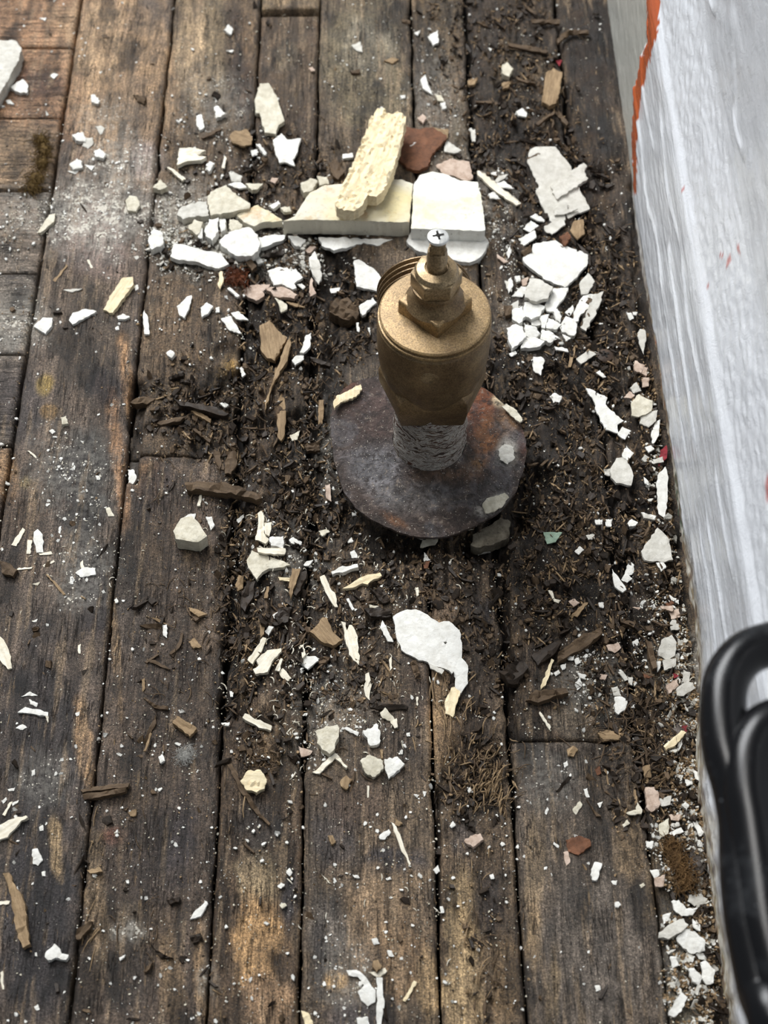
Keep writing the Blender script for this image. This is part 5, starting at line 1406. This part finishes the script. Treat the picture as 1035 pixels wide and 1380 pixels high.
WHITE = [(130, 290, 70, 35, 1), (170, 230, 40, 30, .6), (250, 310, 60, 40, 1), (300, 340, 60, 30, .9), (360, 300, 60, 40, .7), (30, 300, 40, 30, .35), (20, 440, 30, 30, .3), (720, 430, 50, 40, .9), (690, 360, 30, 60, .7),
         (670, 300, 30, 50, .5), (925, 900, 24, 90, 1), (930, 1060, 24, 60, .9), (920, 1130, 34, 60, .9), (935, 1300, 30, 90, .8), (800, 900, 50, 40, .8), (880, 830, 30, 60, .6), (865, 560, 20, 60, .4), (90, 650, 60, 60, .45),
         (110, 740, 50, 60, .4), (450, 960, 50, 60, .4), (370, 740, 60, 60, .4), (430, 900, 60, 60, .35), (740, 1060, 50, 40, .3), (300, 150, 50, 40, .3), (600, 150, 40, 100, .3), (280, 200, 50, 40, .5), (450, 620, 60, 80, .3),
         (510, 820, 50, 60, .3), (60, 1060, 40, 40, .2), (330, 430, 50, 50, .3), (500, 560, 30, 50, .2), (40, 150, 60, 30, .2), (480, 1330, 40, 40, .2)]
def rdens(px, py): return np.clip(rot_at(px, py) - .25, 0, 1) * sst(.3, .6, fbm(px / 14, py / 14, 305, 3)) * 1.2 + .006
wb, rb = 'plaster_crumbs', 'rotted_wood_crumbs'
stuff_chips(wb, 5200, dsum(WHITE, .05), M['W'], .45, 2.4, .35, 11)
stuff_chips(wb, 9000, dsum(WHITE, .07), M['P'], .25, 1.1, .3, 12, hfac=.6)
stuff_chips(wb, 1500, dsum([(915, 830, 16, 80, 1), (925, 960, 20, 70, 1), (935, 1100, 26, 80, 1), (938, 1260, 24, 120, .9), (885, 620, 12, 80, .4), (400, 345, 60, 20, .6), (270, 330, 60, 30, .9)]), M['G'], .9, 3.8, .35, 13, hfac=.25)
stuff_chips(rb, 3600, rdens, M['B'], .5, 4.4, .45, 14, hfac=.32)
stuff_chips(rb, 5200, rdens, M['D'], .5, 5.4, .5, 15, hfac=.32)
stuff_chips(rb, 5200, rdens, M['T'], .3, 2.0, .5, 16, hfac=.5)
stuff_chips(rb, 2600, rdens, M['B'], .6, 1.8, .2, 17, aniso=5, hfac=.6)
stuff_chips(rb, 1500, rdens, M['T'], .4, 1.3, .25, 27, aniso=6, hfac=.6)
stuff_chips(rb, 1800, rdens, M['D'], .8, 2.6, .25, 28, aniso=4, hfac=.7)
stuff_chips(rb, 5000, dsum([(930, 1000, 26, 200, 1), (935, 1250, 30, 160, 1), (880, 480, 14, 120, .5)]), M['T'], .4, 2.0, .5, 18, hfac=.6)
stuff_chips(rb, 7000, lambda px, py: .5 * sst(.35, .65, fbm(px / 40, py / 40, 309, 4)) + .02, M['D'], .25, 1.0, .3, 19, hfac=.4)
stuff_chips(rb, 6000, lambda px, py: .5 * sst(.35, .65, fbm(px / 30, py / 40, 311, 4)) + .02, M['T'], .25, .9, .3, 20, hfac=.4)
empty_bag(wb, 'scattered white and cream plaster crumbs and flecks over all the boards')
empty_bag(rb, 'brown and blackish crumbs of rotted wood filling the decayed area')

def fibres(name, label, specs, mat, seed, r0=.13, cat='fibre'):
    """thin bent strands: specs = (px, py, spread x, spread y, count, length mm, mean angle deg, angle spread, lift mm)"""
    rg = random.Random(seed); V, Fc = [], []
    for px, py, sx, sy, n, L, am, asd, lf in specs:
        for q in range(int(n * (.24 if 'tan' in name else .32 if 'brown' in name else 1))):
            x, y = P(px + rg.gauss(0, sx), py + rg.gauss(0, sy))
            if x > WALLX - .004: x = WALLX - .004 - rg.uniform(0, .006)
            a = math.radians(rg.gauss(am, asd)); l = L * rg.uniform(.4, 1.2) / 1000; kk = rg.uniform(-1.2, 1.2) * (asd / 40 + .3); seg = 5
            xs, ys = [x], [y]
            for s in range(seg): xs.append(xs[-1] + math.cos(a) * l / seg); ys.append(ys[-1] + math.sin(a) * l / seg); a += kk / seg + rg.uniform(-.15, .15)
            xs = [min(v, WALLX - .0015) for v in xs]
            V.append((xs, ys, rg.uniform(.1, lf) / 1000, r0 * rg.uniform(.6, 1.5) / 1000))
    X = np.array([v[0] for v in V]); Y = np.array([v[1] for v in V]); Z = height(X.ravel(), Y.ravel())[0].reshape(X.shape)
    lf = np.array([v[2] for v in V])[:, None]; rr = np.array([v[3] for v in V])[:, None]
    m = X.shape[1]; t = np.linspace(0, 1, m)[None]; Z = Z.max(1, keepdims=True) * .55 + Z * .45 + lf * (.3 + np.sin(t * 3.1)) 
    dx = np.gradient(X, axis=1); dy = np.gradient(Y, axis=1); nn = np.hypot(dx, dy) + 1e-9; ux, uy = -dy / nn, dx / nn
    R = rr * (1 - .55 * np.abs(2 * t - 1) ** 2)
    ringv = [np.stack([X + ux * R * c, Y + uy * R * c, Z + R * s_], -1) for c, s_ in ((1, 0), (0, 1), (-1, 0), (0, -.8))]
    A = np.stack(ringv, 2)     # n, m, 4, 3
    n = len(V); VV = A.reshape(-1, 3); idx = np.arange(n * m * 4).reshape(n, m, 4); F = []
    for c in range(4):
        d = (c + 1) % 4; F.append(np.stack([idx[:, :-1, c], idx[:, 1:, c], idx[:, 1:, d], idx[:, :-1, d]], -1).reshape(-1, 4))
    o = from_arr(name, VV, np.concatenate(F), mat, smooth=True); tag(o, label, cat, None, 'stuff'); return o
fibres('brown_fibres', 'thin brown fibres and rootlets strewn over the rotten boards',
       [(250, 860, 30, 60, 90, 9, 90, 60, 1.2), (320, 850, 12, 90, 160, 9, 88, 30, 1.5), (300, 650, 60, 60, 110, 9, 60, 60, 1.2), (380, 560, 50, 60, 110, 8, 80, 50, 1.2), (720, 60, 40, 50, 70, 14, 20, 50, 2.5), (740, 180, 30, 40, 50, 12, 40, 60, 2),
        (820, 980, 50, 25, 120, 14, 10, 40, 2.5), (860, 1030, 30, 30, 90, 9, 40, 60, 2), (790, 640, 40, 60, 80, 10, 60, 60, 1.5), (860, 480, 14, 80, 60, 10, 85, 20, 1.5), (440, 480, 30, 70, 90, 9, 80, 40, 1.5), (645, 1045, 30, 30, 260, 9, 60, 35, 3),
        (410, 1000, 50, 50, 50, 8, 60, 70, 1), (670, 1320, 30, 50, 50, 9, 100, 30, 1), (190, 1220, 30, 60, 40, 8, 80, 30, .8), (400, 230, 50, 40, 60, 8, 60, 60, 1.2), (900, 950, 20, 40, 40, 8, 50, 60, 1.5)], M['B'], 5, .22)
fibres('tan_shreds', 'nest of tan torn wood shreds on the fibrous board', [(652, 1050, 14, 22, 200, 9, 62, 24, 4), (665, 1080, 8, 18, 110, 9, 76, 18, 3), (612, 1015, 14, 30, 90, 9, 85, 16, 1.5), (640, 1030, 30, 30, 60, 7, 40, 50, 2), (630, 980, 20, 40, 40, 12, 88, 12, 1.2),
        (120, 1200, 6, 60, 40, 9, 84, 10, 1), (365, 500, 10, 30, 50, 10, 80, 15, 2), (600, 940, 10, 40, 40, 12, 88, 8, 1), (330, 1080, 8, 16, 8, 12, 120, 20, 2), (640, 1290, 20, 50, 60, 10, 90, 20, 1)], M['T'], 6, .26)
fibres('pale_splinter_dust', 'tiny whitish wood slivers strewn among the larger splinters', [(360, 720, 30, 40, 60, 3.5, 60, 60, 1), (380, 920, 30, 50, 60, 4, 80, 50, 1), (450, 830, 50, 60, 50, 3.5, 60, 60, 1), (100, 740, 40, 50, 40, 3, 70, 60, .6), (530, 940, 30, 60, 30, 3, 80, 40, .6), (520, 1180, 60, 60, 10, 4, 100, 40, .5), (920, 950, 18, 60, 40, 4, 60, 60, 1), (500, 760, 60, 40, 40, 3.5, 60, 60, 1)], M['S'], 7, .22)
FO = chip_mat('olive_fibre', srgb(112, 90, 50), srgb(70, 54, 30), .3, rough=.9)
FA = chip_mat('amber_brown_fibre', srgb(118, 90, 56), srgb(76, 56, 34), .3, rough=.9)
FG = chip_mat('grey_lint', srgb(190, 188, 182), srgb(150, 148, 142), .2, rough=.95)
def clump(name, label, spots, mat, seed, n, L, rad, cat='fibre'):
    """a matted tuft: a lumpy core with curled strands over it"""
    rg = random.Random(seed); c0 = P(*spots[0][:2]); r = empty(name, (c0[0], c0[1], 0)); tag(r, label, cat)
    bm = bmesh.new()
    for px, py, rx, ry, h in spots:
        x, y = P(px, py); z = float(hz(x, y)[0])
        m = Matrix.Translation((x - c0[0], y - c0[1], z + h * .2 / 1000)) @ Matrix.Diagonal((rx / 1400, ry / 1400, h / 1400, 1))
        q = bmesh.ops.create_icosphere(bm, subdivisions=3, radius=1, matrix=m)
        for v in q['verts']:
            k = fbm(np.array([v.co.x * 900 + px]), np.array([v.co.y * 900 + v.co.z * 700]), seed, 3)[0]; v.co += (v.co - m.translation) * (k - .5) * 1.1
    from_bm('core', bm, mat, r, smooth=True)
    V, F = [], []
    for q in range(n):
        px, py, rx, ry, h = rg.choice(spots); x, y = P(px, py); z = float(hz(x, y)[0])
        p = Vector((x - c0[0] + rg.gauss(0, rx * .5) / 1000, y - c0[1] + rg.gauss(0, ry * .5) / 1000, z + rg.uniform(.2, 1.1) * h / 1000)); a = rg.uniform(0, 6.28); dz = rg.uniform(-.4, .4); kk = rg.uniform(-3, 3)
        for s in range(6):
            d = Vector((math.cos(a), math.sin(a), dz)); sd = Vector((-d.y, d.x, 0)) * rad / 1000; b = len(V)
            V += [p + sd, p - sd, p + Vector((0, 0, rad / 1000 * 1.4))]
            if s: F += [(b - 3, b, b + 1, b - 2), (b - 2, b + 1, b + 2, b - 1), (b - 1, b + 2, b, b - 3)]
            p = p + d * L / 6000; a += kk / 6; dz -= .12; 
            if p.z < z - .0002: p.z = z
    o = from_arr('strands', [tuple(v) for v in V], F, mat, r); o['kind'] = 'stuff'
clump('fibre_clump', 'olive-brown matted fibre clump along the first seam at upper left', [(60, 205, 4.6, 6, 4), (57, 222, 4, 6, 4), (50, 242, 4.4, 6, 4.4), (44, 256, 4, 4, 3.6), (56, 190, 3.6, 4, 3)], FO, 31, 520, 6, .17)
clump('fibre_tuft', 'amber-brown fibre tuft in the litter beside the black frame', [(912, 1150, 3.4, 6, 3.4), (918, 1170, 3.6, 5, 3.6), (924, 1188, 3.6, 4, 3.2), (906, 1136, 2.6, 4, 2.6)], FA, 32, 420, 7, .15)
clump('lint_ball', 'small ball of grey lint on the second board from the left', [(250, 1018, 3.3, 3.3, 2.6)], FG, 33, 170, 5, .06, 'lint')
clump('rust_fibre_clump', 'rust-brown fuzzy clump below the left rubble', [(318, 368, 4.4, 4.4, 3.4), (324, 374, 4.2, 4.2, 3), (313, 376, 4, 4, 2.4)], chip_mat('rust_fibre', srgb(112, 62, 36), srgb(66, 38, 24), .3), 34, 300, 5, .16)
clump('grey_dust_clump', 'grey fluffy dust clump beside the amber fibre tuft', [(938, 1160, 4, 7, 2.4)], chip_mat('grey_fluff', srgb(112, 104, 98), srgb(78, 70, 64), .2), 35, 120, 8, .07, 'dust')
clump('grey_dust_clump', 'grey fluffy dust clump behind the red-tipped tan splinter', [(916, 985, 5, 6, 2.2)], chip_mat('grey_lint_dust', srgb(112, 104, 98), srgb(78, 70, 64), .2), 36, 140, 9, .07, 'dust')
# small rusty cross-head screw in the rotten board near the baseboard
sx, sy = P(685 + 388 / 2.957, 350 + 368 / 2.957, .002); sz = float(hz(sx, sy)[0])
scw = empty('rusty_screw', (sx, sy, sz)); tag(scw, 'dark rusty cross-head screw in the rotten board near the baseboard', 'screw')
RS = chip_mat('rusty_screw_head', srgb(74, 58, 46), srgb(44, 34, 28), .3, rough=.6)
o = from_bm('head', lathe([(0, -.004), (1.2 * mm, -.004), (1.6 * mm, 0), (4.2 * mm, .0012), (4.3 * mm, .0017), (3 * mm, .0024), (0, .0026)], 28), RS, scw); smooth_ang(o, .5)
cr = bmesh.new()
for a in (20, 110): bmesh.ops.create_cube(cr, size=1, matrix=Matrix.Translation((0, 0, .0023)) @ Matrix.Rotation(math.radians(a), 4, 'Z') @ Matrix.Diagonal((4.4 * mm, 1.0 * mm, .0012, 1)))
from_bm('cross_slot', cr, DARK, scw)
